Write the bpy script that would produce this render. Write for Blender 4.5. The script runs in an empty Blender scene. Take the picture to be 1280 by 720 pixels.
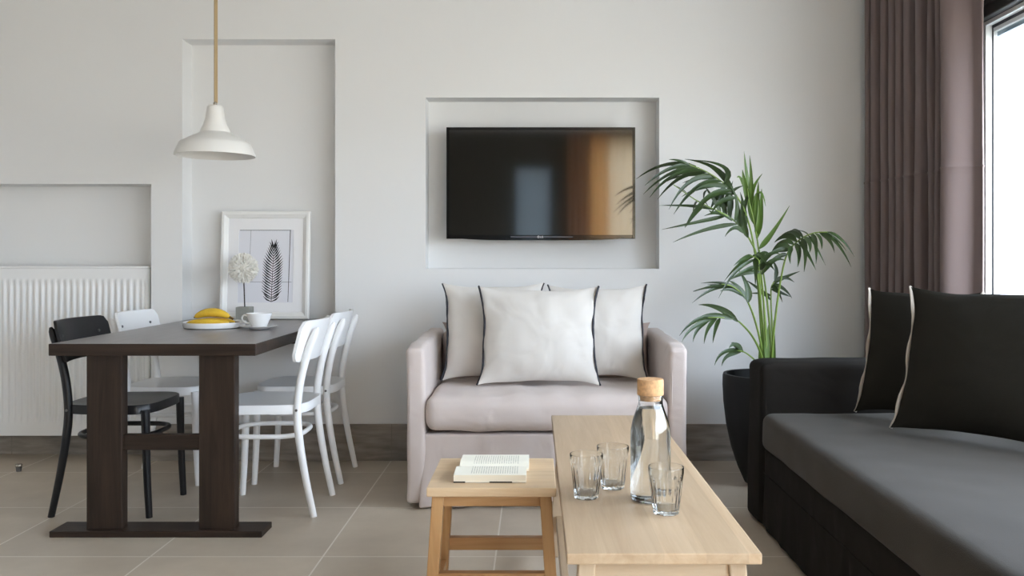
import bpy, bmesh, math, random
from mathutils import Vector, Matrix, noise, Euler

random.seed(7)
PI = math.pi
SC = bpy.context.scene
COL = SC.collection

# ------------------------------------------------------------------ camera model
F, CX, CY, H = 1086.0, 668.0, 325.0, 1.07      # focal length (px of a 1280 frame), principal point, eye height
D = 4.64                                        # camera to back wall

def at(px, py, d):
    return Vector(((px - CX) * d / F, d, H - (py - CY) * d / F))

# ------------------------------------------------------------------ materials
def lin(c):
    c = c / 255.0
    return c / 12.92 if c <= 0.04045 else ((c + 0.055) / 1.055) ** 2.4

def rgb(r, g, b):
    return (lin(r), lin(g), lin(b), 1.0)

def mat(name, col, rough=0.5, spec=0.5, metal=0.0, bump=0.0, bscale=60.0, var=0.0, vscale=6.0, sheen=0.0,
        stretch=(1, 1, 1), crease=0.0, coat=0.0, trans=0.0, ior=None):
    m = bpy.data.materials.new(name)
    m.use_nodes = True
    nt = m.node_tree
    b = nt.nodes['Principled BSDF']
    b.inputs['Base Color'].default_value = col
    b.inputs['Roughness'].default_value = rough
    b.inputs['Specular IOR Level'].default_value = spec
    b.inputs['Metallic'].default_value = metal
    b.inputs['Sheen Weight'].default_value = sheen
    b.inputs['Coat Weight'].default_value = coat
    if trans:
        b.inputs['Transmission Weight'].default_value = trans
    if ior:
        b.inputs['IOR'].default_value = ior
    tc = nt.nodes.new('ShaderNodeTexCoord')
    mp = nt.nodes.new('ShaderNodeMapping')
    mp.inputs['Scale'].default_value = stretch
    nt.links.new(tc.outputs['Object'], mp.inputs['Vector'])
    if var > 0:
        n = nt.nodes.new('ShaderNodeTexNoise')
        n.inputs['Scale'].default_value = vscale
        n.inputs['Detail'].default_value = 5
        nt.links.new(mp.outputs['Vector'], n.inputs['Vector'])
        r = nt.nodes.new('ShaderNodeValToRGB')
        r.color_ramp.elements[0].position = 0.3
        r.color_ramp.elements[1].position = 0.7
        r.color_ramp.elements[0].color = tuple(c * (1 - var) for c in col[:3]) + (1,)
        r.color_ramp.elements[1].color = tuple(min(1, c * (1 + var)) for c in col[:3]) + (1,)
        nt.links.new(n.outputs['Fac'], r.inputs['Fac'])
        nt.links.new(r.outputs['Color'], b.inputs['Base Color'])
    if bump > 0:
        n2 = nt.nodes.new('ShaderNodeTexNoise')
        n2.inputs['Scale'].default_value = bscale
        n2.inputs['Detail'].default_value = 4
        nt.links.new(mp.outputs['Vector'], n2.inputs['Vector'])
        bp = nt.nodes.new('ShaderNodeBump')
        bp.inputs['Strength'].default_value = bump
        bp.inputs['Distance'].default_value = 0.002
        nt.links.new(n2.outputs['Fac'], bp.inputs['Height'])
        nt.links.new(bp.outputs['Normal'], b.inputs['Normal'])
        if crease > 0:
            # soft creases of worn cotton
            n3 = nt.nodes.new('ShaderNodeTexNoise')
            n3.inputs['Scale'].default_value = 6.0
            n3.inputs['Detail'].default_value = 1.5
            n3.inputs['Distortion'].default_value = 0.9
            nt.links.new(tc.outputs['Object'], n3.inputs['Vector'])
            b3 = nt.nodes.new('ShaderNodeBump')
            b3.inputs['Strength'].default_value = crease
            b3.inputs['Distance'].default_value = 0.03
            nt.links.new(n3.outputs['Fac'], b3.inputs['Height'])
            nt.links.new(bp.outputs['Normal'], b3.inputs['Normal'])
            nt.links.new(b3.outputs['Normal'], b.inputs['Normal'])
    return m

def wood(name, c1, c2, axis='X', rough=0.45, spec=0.4, gscale=9.0, planks=0.0, plank_axis='X'):
    """Fine straight grain along one object axis, with optional glued boards of slightly different tone."""
    m = bpy.data.materials.new(name)
    m.use_nodes = True
    nt = m.node_tree
    b = nt.nodes['Principled BSDF']
    b.inputs['Roughness'].default_value = rough
    b.inputs['Specular IOR Level'].default_value = spec
    tc = nt.nodes.new('ShaderNodeTexCoord')
    mp = nt.nodes.new('ShaderNodeMapping')
    s = [gscale, gscale, gscale]
    s['XYZ'.index(axis)] = gscale * 0.06
    mp.inputs['Scale'].default_value = s
    nt.links.new(tc.outputs['Object'], mp.inputs['Vector'])
    n = nt.nodes.new('ShaderNodeTexNoise')
    n.inputs['Scale'].default_value = 4.0
    n.inputs['Detail'].default_value = 8
    n.inputs['Roughness'].default_value = 0.65
    n.inputs['Distortion'].default_value = 0.6
    nt.links.new(mp.outputs['Vector'], n.inputs['Vector'])
    r = nt.nodes.new('ShaderNodeValToRGB')
    r.color_ramp.elements[0].position = 0.34
    r.color_ramp.elements[1].position = 0.66
    r.color_ramp.elements[0].color = c1
    r.color_ramp.elements[1].color = c2
    nt.links.new(n.outputs['Fac'], r.inputs['Fac'])
    out = r.outputs['Color']
    if planks:
        sx = nt.nodes.new('ShaderNodeSeparateXYZ')
        nt.links.new(tc.outputs['Object'], sx.inputs[0])
        mu = nt.nodes.new('ShaderNodeMath'); mu.operation = 'DIVIDE'
        mu.inputs[1].default_value = planks
        nt.links.new(sx.outputs[plank_axis], mu.inputs[0])
        fl = nt.nodes.new('ShaderNodeMath'); fl.operation = 'FLOOR'
        nt.links.new(mu.outputs[0], fl.inputs[0])
        wn = nt.nodes.new('ShaderNodeTexWhiteNoise'); wn.noise_dimensions = '1D'
        nt.links.new(fl.outputs[0], wn.inputs['W'])
        mr = nt.nodes.new('ShaderNodeMapRange')
        mr.inputs['To Min'].default_value = 0.88
        mr.inputs['To Max'].default_value = 1.06
        nt.links.new(wn.outputs['Value'], mr.inputs['Value'])
        mx = nt.nodes.new('ShaderNodeMix'); mx.data_type = 'RGBA'; mx.blend_type = 'MULTIPLY'
        mx.inputs['Factor'].default_value = 1.0
        nt.links.new(out, mx.inputs['A'])
        nt.links.new(mr.outputs['Result'], mx.inputs['B'])
        out = mx.outputs['Result']
    nt.links.new(out, b.inputs['Base Color'])
    bp = nt.nodes.new('ShaderNodeBump')
    bp.inputs['Strength'].default_value = 0.15
    bp.inputs['Distance'].default_value = 0.001
    nt.links.new(n.outputs['Fac'], bp.inputs['Height'])
    nt.links.new(bp.outputs['Normal'], b.inputs['Normal'])
    return m

def tile_mat(name):
    m = bpy.data.materials.new(name)
    m.use_nodes = True
    nt = m.node_tree
    b = nt.nodes['Principled BSDF']
    tc = nt.nodes.new('ShaderNodeTexCoord')
    br = nt.nodes.new('ShaderNodeTexBrick')
    br.offset = 0.0
    br.squash = 1.0
    mp = nt.nodes.new('ShaderNodeMapping')
    mp.inputs['Location'].default_value = (0.763, -4.380 + 0.623 * 8, 0)
    nt.links.new(tc.outputs['Object'], mp.inputs['Vector'])
    nt.links.new(mp.outputs['Vector'], br.inputs['Vector'])
    br.inputs['Scale'].default_value = 1.0
    br.inputs['Brick Width'].default_value = 0.623
    br.inputs['Row Height'].default_value = 0.623
    br.inputs['Mortar Size'].default_value = 0.0032
    br.inputs['Mortar Smooth'].default_value = 0.1
    br.inputs['Bias'].default_value = 0.0
    br.inputs['Color1'].default_value = (0.92, 0.92, 0.92, 1)
    br.inputs['Color2'].default_value = (1.06, 1.06, 1.06, 1)
    br.inputs['Mortar'].default_value = (1, 1, 1, 1)
    n = nt.nodes.new('ShaderNodeTexNoise')
    n.inputs['Scale'].default_value = 2.2
    n.inputs['Detail'].default_value = 7
    n.inputs['Roughness'].default_value = 0.6
    nt.links.new(tc.outputs['Object'], n.inputs['Vector'])
    r = nt.nodes.new('ShaderNodeValToRGB')
    r.color_ramp.elements[0].position = 0.3
    r.color_ramp.elements[1].position = 0.72
    r.color_ramp.elements[0].color = FLOOR_A
    r.color_ramp.elements[1].color = FLOOR_B
    nt.links.new(n.outputs['Fac'], r.inputs['Fac'])
    mx = nt.nodes.new('ShaderNodeMix'); mx.data_type = 'RGBA'; mx.blend_type = 'MULTIPLY'
    mx.inputs['Factor'].default_value = 1.0
    nt.links.new(r.outputs['Color'], mx.inputs['A'])
    nt.links.new(br.outputs['Color'], mx.inputs['B'])
    m2 = nt.nodes.new('ShaderNodeMix'); m2.data_type = 'RGBA'
    nt.links.new(br.outputs['Fac'], m2.inputs['Factor'])
    nt.links.new(mx.outputs['Result'], m2.inputs['A'])
    m2.inputs['B'].default_value = GROUT
    nt.links.new(m2.outputs['Result'], b.inputs['Base Color'])
    b.inputs['Roughness'].default_value = 0.42
    b.inputs['Specular IOR Level'].default_value = 0.35
    bp = nt.nodes.new('ShaderNodeBump')
    bp.invert = True
    bp.inputs['Strength'].default_value = 0.4
    bp.inputs['Distance'].default_value = 0.002
    nt.links.new(br.outputs['Fac'], bp.inputs['Height'])
    nt.links.new(bp.outputs['Normal'], b.inputs['Normal'])
    return m

def translucent(name, col, amount=0.5, bump=0.2):
    """Cloth: part reflected, part let through."""
    m = bpy.data.materials.new(name)
    m.use_nodes = True
    nt = m.node_tree
    b = nt.nodes['Principled BSDF']
    b.inputs['Base Color'].default_value = col
    b.inputs['Roughness'].default_value = 0.85
    b.inputs['Specular IOR Level'].default_value = 0.15
    b.inputs['Sheen Weight'].default_value = 0.15
    t = nt.nodes.new('ShaderNodeBsdfTranslucent')
    t.inputs['Color'].default_value = col
    mx = nt.nodes.new('ShaderNodeMixShader')
    mx.inputs[0].default_value = amount
    nt.links.new(b.outputs[0], mx.inputs[1])
    nt.links.new(t.outputs[0], mx.inputs[2])
    nt.links.new(mx.outputs[0], nt.nodes['Material Output'].inputs['Surface'])
    tc = nt.nodes.new('ShaderNodeTexCoord')
    n = nt.nodes.new('ShaderNodeTexNoise')
    n.inputs['Scale'].default_value = 220
    nt.links.new(tc.outputs['Object'], n.inputs['Vector'])
    bp = nt.nodes.new('ShaderNodeBump')
    bp.inputs['Strength'].default_value = bump
    bp.inputs['Distance'].default_value = 0.001
    nt.links.new(n.outputs['Fac'], bp.inputs['Height'])
    nt.links.new(bp.outputs['Normal'], b.inputs['Normal'])
    return m

def pane_mat(name, tint=(1, 1, 1, 1)):
    m = bpy.data.materials.new(name)
    m.use_nodes = True
    nt = m.node_tree
    nt.nodes.remove(nt.nodes['Principled BSDF'])
    tr = nt.nodes.new('ShaderNodeBsdfTransparent')
    tr.inputs['Color'].default_value = tint
    gl = nt.nodes.new('ShaderNodeBsdfGlossy')
    gl.inputs['Roughness'].default_value = 0.0
    geo = nt.nodes.new('ShaderNodeNewGeometry')
    dt = nt.nodes.new('ShaderNodeVectorMath'); dt.operation = 'DOT_PRODUCT'
    nt.links.new(geo.outputs['Normal'], dt.inputs[0]); nt.links.new(geo.outputs['Incoming'], dt.inputs[1])
    def mth(op, a_, b_=None):
        k = nt.nodes.new('ShaderNodeMath'); k.operation = op; k.use_clamp = op in ('SUBTRACT', 'ADD')
        for i, v in enumerate((a_, b_)):
            if v is None: continue
            if isinstance(v, float): k.inputs[i].default_value = v
            else: nt.links.new(v, k.inputs[i])
        return k
    fr = mth('ADD', mth('MULTIPLY', mth('POWER', mth('SUBTRACT', 1.0, mth('ABSOLUTE', dt.outputs['Value']).outputs[0]).outputs[0], 5.0).outputs[0], 0.9).outputs[0], 0.04)
    mx = nt.nodes.new('ShaderNodeMixShader')
    nt.links.new(fr.outputs[0], mx.inputs[0])
    nt.links.new(tr.outputs[0], mx.inputs[1])
    nt.links.new(gl.outputs[0], mx.inputs[2])
    nt.links.new(mx.outputs[0], nt.nodes['Material Output'].inputs['Surface'])
    return m

def glass_mat(name, ior=1.45, col=(1, 1, 1, 1)):
    m = bpy.data.materials.new(name)
    m.use_nodes = True
    nt = m.node_tree
    nt.nodes.remove(nt.nodes['Principled BSDF'])
    g = nt.nodes.new('ShaderNodeBsdfGlass')
    g.inputs['IOR'].default_value = ior
    g.inputs['Roughness'].default_value = 0.0
    g.inputs['Color'].default_value = col
    nt.links.new(g.outputs[0], nt.nodes['Material Output'].inputs['Surface'])
    return m

def page_mat(name):
    """Cream paper with rows of small grey print running across the short side of the page."""
    m = bpy.data.materials.new(name)
    m.use_nodes = True
    nt = m.node_tree
    b = nt.nodes['Principled BSDF']
    b.inputs['Roughness'].default_value = 0.8
    b.inputs['Specular IOR Level'].default_value = 0.2
    tc = nt.nodes.new('ShaderNodeTexCoord')
    sx = nt.nodes.new('ShaderNodeSeparateXYZ')
    nt.links.new(tc.outputs['Object'], sx.inputs[0])
    def math_(op, a, bval):
        k = nt.nodes.new('ShaderNodeMath'); k.operation = op
        if isinstance(a, float): k.inputs[0].default_value = a
        else: nt.links.new(a, k.inputs[0])
        if isinstance(bval, float): k.inputs[1].default_value = bval
        else: nt.links.new(bval, k.inputs[1])
        return k.outputs[0]
    u = math_('MULTIPLY', sx.outputs['X'], 1 / 0.0062)
    fr = math_('FRACT', u, 0.0)
    line = math_('LESS_THAN', fr, 0.42)
    inx = math_('LESS_THAN', math_('ABSOLUTE', math_('ADD', sx.outputs['X'], -0.012), 0.0), 0.062)
    ay = math_('ABSOLUTE', sx.outputs['Y'], 0.0)
    iny = math_('MULTIPLY', math_('GREATER_THAN', ay, 0.014), math_('LESS_THAN', ay, 0.098))
    # words: break each line up
    n = nt.nodes.new('ShaderNodeTexNoise')
    n.inputs['Scale'].default_value = 1.0
    mp = nt.nodes.new('ShaderNodeMapping')
    mp.inputs['Scale'].default_value = (161, 260, 1)
    nt.links.new(tc.outputs['Object'], mp.inputs['Vector'])
    nt.links.new(mp.outputs['Vector'], n.inputs['Vector'])
    w = math_('GREATER_THAN', n.outputs['Fac'], 0.42)
    fac = math_('MULTIPLY', math_('MULTIPLY', line, inx), math_('MULTIPLY', iny, w))
    geo = nt.nodes.new('ShaderNodeNewGeometry')
    sn = nt.nodes.new('ShaderNodeSeparateXYZ')
    nt.links.new(geo.outputs['Normal'], sn.inputs[0])
    up = math_('GREATER_THAN', sn.outputs['Z'], 0.6)
    fac = math_('MULTIPLY', math_('MULTIPLY', fac, up), 0.36)
    mx = nt.nodes.new('ShaderNodeMix'); mx.data_type = 'RGBA'
    mx.inputs['A'].default_value = rgb(238, 234, 220)
    mx.inputs['B'].default_value = rgb(70, 68, 64)
    nt.links.new(fac, mx.inputs['Factor'])
    nt.links.new(mx.outputs['Result'], b.inputs['Base Color'])
    return m

FLOOR_A = rgb(178, 164, 147)
FLOOR_B = rgb(200, 187, 169)
GROUT = rgb(220, 212, 200)

M = {}
M['wall'] = mat('white_plaster', (0.80, 0.80, 0.796, 1), 0.9, 0.15, bump=0.08, bscale=90)
M['ceil'] = mat('ceiling_paint', (0.66, 0.66, 0.655, 1), 0.95, 0.1)
M['rear'] = mat('rear_wall_shade', (0.15, 0.14, 0.12, 1), 0.9, 0.15)  # shade put into the wall colour, so the mirrored room stays dim
M['side'] = mat('side_wall_paint', (0.62, 0.61, 0.60, 1), 0.9, 0.15)
M['floor'] = tile_mat('stone_tiles')
M['skirt'] = mat('dark_stone', rgb(146, 138, 129), 0.5, 0.35, var=0.30, vscale=5, stretch=(1.2, 1, 7))
M['joint'] = mat('joint_mortar', rgb(140, 134, 126), 0.9, 0.1)
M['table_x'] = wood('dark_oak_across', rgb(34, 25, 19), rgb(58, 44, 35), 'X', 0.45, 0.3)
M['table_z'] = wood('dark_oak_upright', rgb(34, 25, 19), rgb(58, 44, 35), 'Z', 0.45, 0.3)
M['table_top_sheen'] = wood('dark_oak_top_sheen', rgb(114, 109, 109), rgb(131, 125, 125), 'Y', 0.32, 0.9, planks=0.135)  # dark oak lightened to grey: reflected window sheen put into the base colour
M['white_wood'] = mat('white_lacquer', rgb(238, 238, 238), 0.35, 0.4, bump=0.03, bscale=30)
M['black_wood'] = mat('black_lacquer', rgb(19, 18, 20), 0.36, 0.45, bump=0.05, bscale=40)
M['bolt'] = mat('dull_steel', rgb(120, 120, 120), 0.4, 0.5, 0.9)
M['rad'] = mat('white_enamel', rgb(241, 241, 240), 0.25, 0.5)
M['chrome'] = mat('chrome', rgb(190, 185, 175), 0.2, 0.5, 1.0)
M['frame_white'] = mat('white_frame_paint', rgb(240, 239, 236), 0.4, 0.35)
M['mat_board'] = mat('white_mat_board', rgb(240, 239, 240), 0.8, 0.2)
M['paper'] = mat('print_paper', rgb(228, 228, 234), 0.8, 0.2)
M['ink'] = mat('black_ink', rgb(38, 38, 40), 0.8, 0.1)
M['greyink'] = mat('grey_ink', rgb(120, 118, 122), 0.8, 0.1)
M['concrete'] = mat('grey_concrete', rgb(150, 150, 143), 0.9, 0.2, var=0.08, vscale=40, bump=0.15)
M['puff'] = mat('white_fluff', rgb(244, 242, 236), 0.9, 0.1, sheen=0.3)
M['rod'] = mat('dark_metal_rod', rgb(58, 52, 50), 0.4, 0.5, 0.6)
M['china'] = mat('white_china', rgb(240, 240, 240), 0.18, 0.5)
M['banana'] = mat('banana_skin', rgb(222, 182, 58), 0.5, 0.35, var=0.16, vscale=18)
M['banana_tip'] = mat('banana_stalk', rgb(110, 84, 36), 0.7, 0.2)
M['lamp'] = mat('white_powder_coat', rgb(232, 230, 226), 0.4, 0.4)
M['cord'] = mat('beige_textile_cord', rgb(190, 168, 132), 0.9, 0.1, bump=0.3, bscale=300)
M['tv_body'] = mat('gloss_black_plastic', rgb(12, 12, 14), 0.12, 0.5)
M['tv_screen'] = mat('tv_screen_glass', rgb(14, 13, 11), 0.07, 1.0, coat=0.45)
M['tv_grey'] = mat('tv_grey_strip', rgb(90, 92, 98), 0.3, 0.5)
M['logo'] = mat('logo_white', rgb(235, 235, 235), 0.4, 0.4)
M['linen'] = mat('beige_cotton', rgb(203, 190, 184), 0.92, 0.15, bump=0.25, bscale=350, sheen=0.15, crease=0.36)
M['cream'] = mat('cream_cotton', rgb(211, 206, 200), 0.92, 0.15, bump=0.2, bscale=350, sheen=0.1, crease=0.36)
M['taupe'] = mat('taupe_cotton', rgb(170, 154, 146), 0.92, 0.15, bump=0.2, bscale=350)
M['dark_trim'] = mat('charcoal_ribbon', rgb(62, 62, 68), 0.85, 0.15)
M['black_fab'] = mat('charcoal_cotton', rgb(54, 48, 41), 0.85, 0.2, bump=0.25, bscale=350, sheen=0.10, var=0.06, vscale=4)
M['black_fab2'] = mat('black_cotton', rgb(33, 30, 27), 0.9, 0.12, bump=0.2, bscale=350, crease=0.2)
M['black_fab3'] = mat('charcoal_cushion_cotton', rgb(40, 38, 33), 0.9, 0.12, bump=0.2, bscale=350, crease=0.2)
M['pale_trim'] = mat('pale_ribbon', rgb(190, 180, 168), 0.85, 0.15)
M['oak'] = wood('pale_oak', rgb(184, 156, 124), rgb(201, 175, 144), 'Y', 0.45, 0.4, 7.0, planks=0.082)
M['oak_x'] = wood('pale_oak_across', rgb(184, 160, 132), rgb(200, 178, 150), 'X', 0.5, 0.3, 7.0)
M['oak_z'] = wood('pale_oak_upright', rgb(188, 164, 136), rgb(204, 182, 154), 'Z', 0.5, 0.3, 7.0)
M['honey_x'] = wood('honey_oak_across', rgb(166, 122, 77), rgb(190, 149, 103), 'X', 0.45, 0.4, 9.0, planks=0.09, plank_axis='Y')
M['honey_top'] = wood('honey_oak_seat', rgb(198, 167, 130), rgb(218, 190, 154), 'X', 0.42, 0.5, 9.0, planks=0.09, plank_axis='Y')
M['honey_z'] = wood('honey_oak_upright', rgb(168, 124, 78), rgb(190, 149, 102), 'Z', 0.45, 0.4, 9.0)
M['page'] = page_mat('printed_paper')
M['page_edge'] = mat('page_edges', rgb(226, 216, 196), 0.9, 0.1, var=0.08, vscale=1.0, stretch=(1, 1, 900))
M['cover'] = mat('book_cover', rgb(222, 214, 200), 0.5, 0.3)
M['cover_dark'] = mat('book_cover_dark', rgb(50, 42, 36), 0.5, 0.3)
M['glass'] = glass_mat('clear_glass', 1.47, (0.985, 0.99, 0.99, 1))
M['water'] = glass_mat('water', 1.33, (0.985, 0.99, 0.995, 1))
M['cork'] = mat('cork', rgb(206, 164, 122), 0.9, 0.15, var=0.18, vscale=110, bump=0.4, bscale=140)
M['pot'] = mat('matt_black_pot', rgb(30, 31, 31), 0.65, 0.3, bump=0.08, bscale=80)
M['soil'] = mat('potting_soil', rgb(48, 38, 30), 1.0, 0.05, bump=0.8, bscale=90)
M['leaf'] = mat('palm_leaf', rgb(44, 62, 27), 0.42, 0.45, var=0.38, vscale=5)
M['leaf2'] = mat('palm_leaf_young', rgb(78, 104, 38), 0.42, 0.45, var=0.2, vscale=6)
M['stem'] = mat('palm_stem', rgb(116, 140, 62), 0.45, 0.4, var=0.15, vscale=8)
M['curtain'] = translucent('mauve_curtain', rgb(122, 107, 104), 0.03)
M['warm_curtain'] = translucent('amber_curtain', rgb(250, 222, 180), 0.72)
M['plum_curtain'] = translucent('plum_curtain', rgb(206, 168, 142), 0.36)
M['sheer'] = translucent('cream_sheer', rgb(255, 243, 224), 0.95)
M['upvc'] = mat('white_window_frame', rgb(228, 233, 233), 0.35, 0.4)
M['gasket'] = mat('black_gasket', rgb(60, 62, 68), 0.6, 0.3)
M['alu'] = mat('grey_frame', rgb(150, 165, 180), 0.35, 0.5, 0.3)
M['cassette'] = mat('charcoal_blind_box', rgb(44, 46, 45), 0.5, 0.35)
M['pane'] = pane_mat('window_glass', (0.97, 0.99, 0.98, 1))
M['render'] = mat('outside_render', rgb(214, 226, 220), 0.9, 0.1)
M['paving'] = mat('balcony_tiles', rgb(205, 200, 192), 0.8, 0.2)
M['frosted'] = translucent('frosted_grey_glass', rgb(190, 200, 205), 0.6, 0.0)

# ------------------------------------------------------------------ mesh helpers
def obj(name, bm, material, parent=None, smooth=True, angle=40):
    me = bpy.data.meshes.new(name)
    bmesh.ops.recalc_face_normals(bm, faces=bm.faces[:])
    bm.to_mesh(me)
    bm.free()
    for m_ in (material if isinstance(material, (list, tuple)) else [material]):
        me.materials.append(m_)
    if smooth:
        for p in me.polygons:
            p.use_smooth = True
        try:
            me.set_sharp_from_angle(angle=math.radians(angle))
        except Exception:
            pass
    o = bpy.data.objects.new(name, me)
    COL.objects.link(o)
    if parent is not None:
        o.parent = parent
    return o

def thing(name, label, cat, loc=(0, 0, 0), rotz=0.0, group=None, mat_=None):
    o = bpy.data.objects.new(name, None)
    o.empty_display_size = 0.1
    COL.objects.link(o)
    if mat_ is not None:
        o.matrix_world = mat_
    else:
        o.location = loc
        o.rotation_euler = (0, 0, rotz)
    o['label'] = label
    o['category'] = cat
    if group:
        o['group'] = group
    return o

def tag(o, label, cat, group=None):
    o['label'] = label
    o['category'] = cat
    if group:
        o['group'] = group
    return o

def struct(o):
    o['kind'] = 'structure'
    return o

def dup(root, loc, rotz=0.0, label=None):
    r = root.copy(); COL.objects.link(r)
    r.location = loc
    r.rotation_euler = (0, 0, rotz)
    if label:
        r['label'] = label
    for ch in list(root.children):
        c = ch.copy(); COL.objects.link(c); c.parent = r
        for g in list(ch.children):
            d = g.copy(); COL.objects.link(d); d.parent = c
    return r

def add_box(bm, x0, x1, y0, y1, z0, z1, bevel=0.0, seg=2, M4=None, mi=0):
    g = bmesh.ops.create_cube(bm, size=1.0)
    vs = g['verts']
    T = Matrix.Translation(((x0 + x1) / 2, (y0 + y1) / 2, (z0 + z1) / 2)) @ Matrix.Diagonal((abs(x1 - x0), abs(y1 - y0), abs(z1 - z0), 1))
    if M4 is not None:
        T = M4 @ T
    bmesh.ops.transform(bm, matrix=T, verts=vs)
    fs = set(f for v in vs for f in v.link_faces)
    for f in fs:
        f.material_index = mi
    if bevel > 0:
        es = list(set(e for v in vs for e in v.link_edges))
        r = bmesh.ops.bevel(bm, geom=es, offset=bevel, segments=seg, profile=0.5, affect='EDGES')
        for f in r['faces']:
            f.material_index = mi
    return bm

def box(*a, **k):
    bm = bmesh.new()
    add_box(bm, *a, **k)
    return bm

def sheared_bar(bm, top, bot, sx, sy, bevel=0.003):
    """A straight leg with a rectangular section kept horizontal: top/bot are centre points."""
    t, b = Vector(top), Vector(bot)
    vs = []
    for c in (b, t):
        for dx, dy in ((-1, -1), (1, -1), (1, 1), (-1, 1)):
            vs.append(bm.verts.new((c.x + dx * sx / 2, c.y + dy * sy / 2, c.z)))
    fs = [bm.faces.new(vs[3::-1]), bm.faces.new(vs[4:8])]
    for i in range(4):
        j = (i + 1) % 4
        fs.append(bm.faces.new((vs[i], vs[j], vs[4 + j], vs[4 + i])))
    if bevel:
        es = list(set(e for f in fs for e in f.edges))
        bmesh.ops.bevel(bm, geom=es, offset=bevel, segments=2, profile=0.5, affect='EDGES')

def catmull(pts, n=8):
    pts = [Vector(p) for p in pts]
    out = []
    P = [pts[0] * 2 - pts[1]] + pts + [pts[-1] * 2 - pts[-2]]
    for i in range(1, len(P) - 2):
        p0, p1, p2, p3 = P[i - 1], P[i], P[i + 1], P[i + 2]
        for k in range(n):
            t = k / n
            out.append(0.5 * ((2 * p1) + (-p0 + p2) * t + (2 * p0 - 5 * p1 + 4 * p2 - p3) * t * t + (-p0 + 3 * p1 - 3 * p2 + p3) * t ** 3))
    out.append(pts[-1])
    return out

def add_tube(bm, pts, radii, seg=10, closed=False, caps=True, flat=1.0, mi=0, up=None):
    pts = [Vector(p) for p in pts]
    n = len(pts)
    if not isinstance(radii, (list, tuple)):
        radii = [radii] * n
    rings = []
    ref = None
    for i, p in enumerate(pts):
        if closed:
            t = (pts[(i + 1) % n] - pts[i - 1]).normalized()
        else:
            t = (pts[min(i + 1, n - 1)] - pts[max(i - 1, 0)]).normalized()
        if up is not None:
            ref = Vector(up)
        elif ref is None:
            ref = Vector((0, 0, 1)) if abs(t.z) < 0.9 else Vector((1, 0, 0))
        a = (ref - t * ref.dot(t)).normalized()
        if up is None:
            ref = a
        b = t.cross(a)
        ring = []
        for k in range(seg):
            th = 2 * PI * k / seg
            ring.append(bm.verts.new(p + a * math.cos(th) * radii[i] + b * math.sin(th) * radii[i] * flat))
        rings.append(ring)
    m = n if closed else n - 1
    for i in range(m):
        r0, r1 = rings[i], rings[(i + 1) % n]
        for k in range(seg):
            f = bm.faces.new((r0[k], r0[(k + 1) % seg], r1[(k + 1) % seg], r1[k]))
            f.material_index = mi
    if caps and not closed:
        bm.faces.new(rings[0][::-1]).material_index = mi
        bm.faces.new(rings[-1]).material_index = mi
    return bm

def add_lathe(bm, prof, seg=48, c=(0, 0, 0), flute=0, depth=0.0, frange=None, mi=0):
    """prof: list of (r, z); r == 0 closes to a point."""
    c = Vector(c)
    rings = []
    for r, z in prof:
        if r <= 1e-6:
            rings.append([bm.verts.new(c + Vector((0, 0, z)))])
            continue
        ring = []
        for k in range(seg):
            th = 2 * PI * k / seg
            rr = r
            if flute and (frange is None or frange[0] <= z <= frange[1]):
                rr = r - depth * (0.5 - 0.5 * math.cos(flute * th))
            ring.append(bm.verts.new(c + Vector((rr * math.cos(th), rr * math.sin(th), z))))
        rings.append(ring)
    for a, b in zip(rings, rings[1:]):
        if len(a) == 1 and len(b) == 1:
            continue
        for k in range(seg):
            j = (k + 1) % seg
            if len(a) == 1:
                f = bm.faces.new((a[0], b[k], b[j]))
            elif len(b) == 1:
                f = bm.faces.new((a[k], b[0], a[j]))
            else:
                f = bm.faces.new((a[k], b[k], b[j], a[j]))
            f.material_index = mi
    return bm

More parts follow.
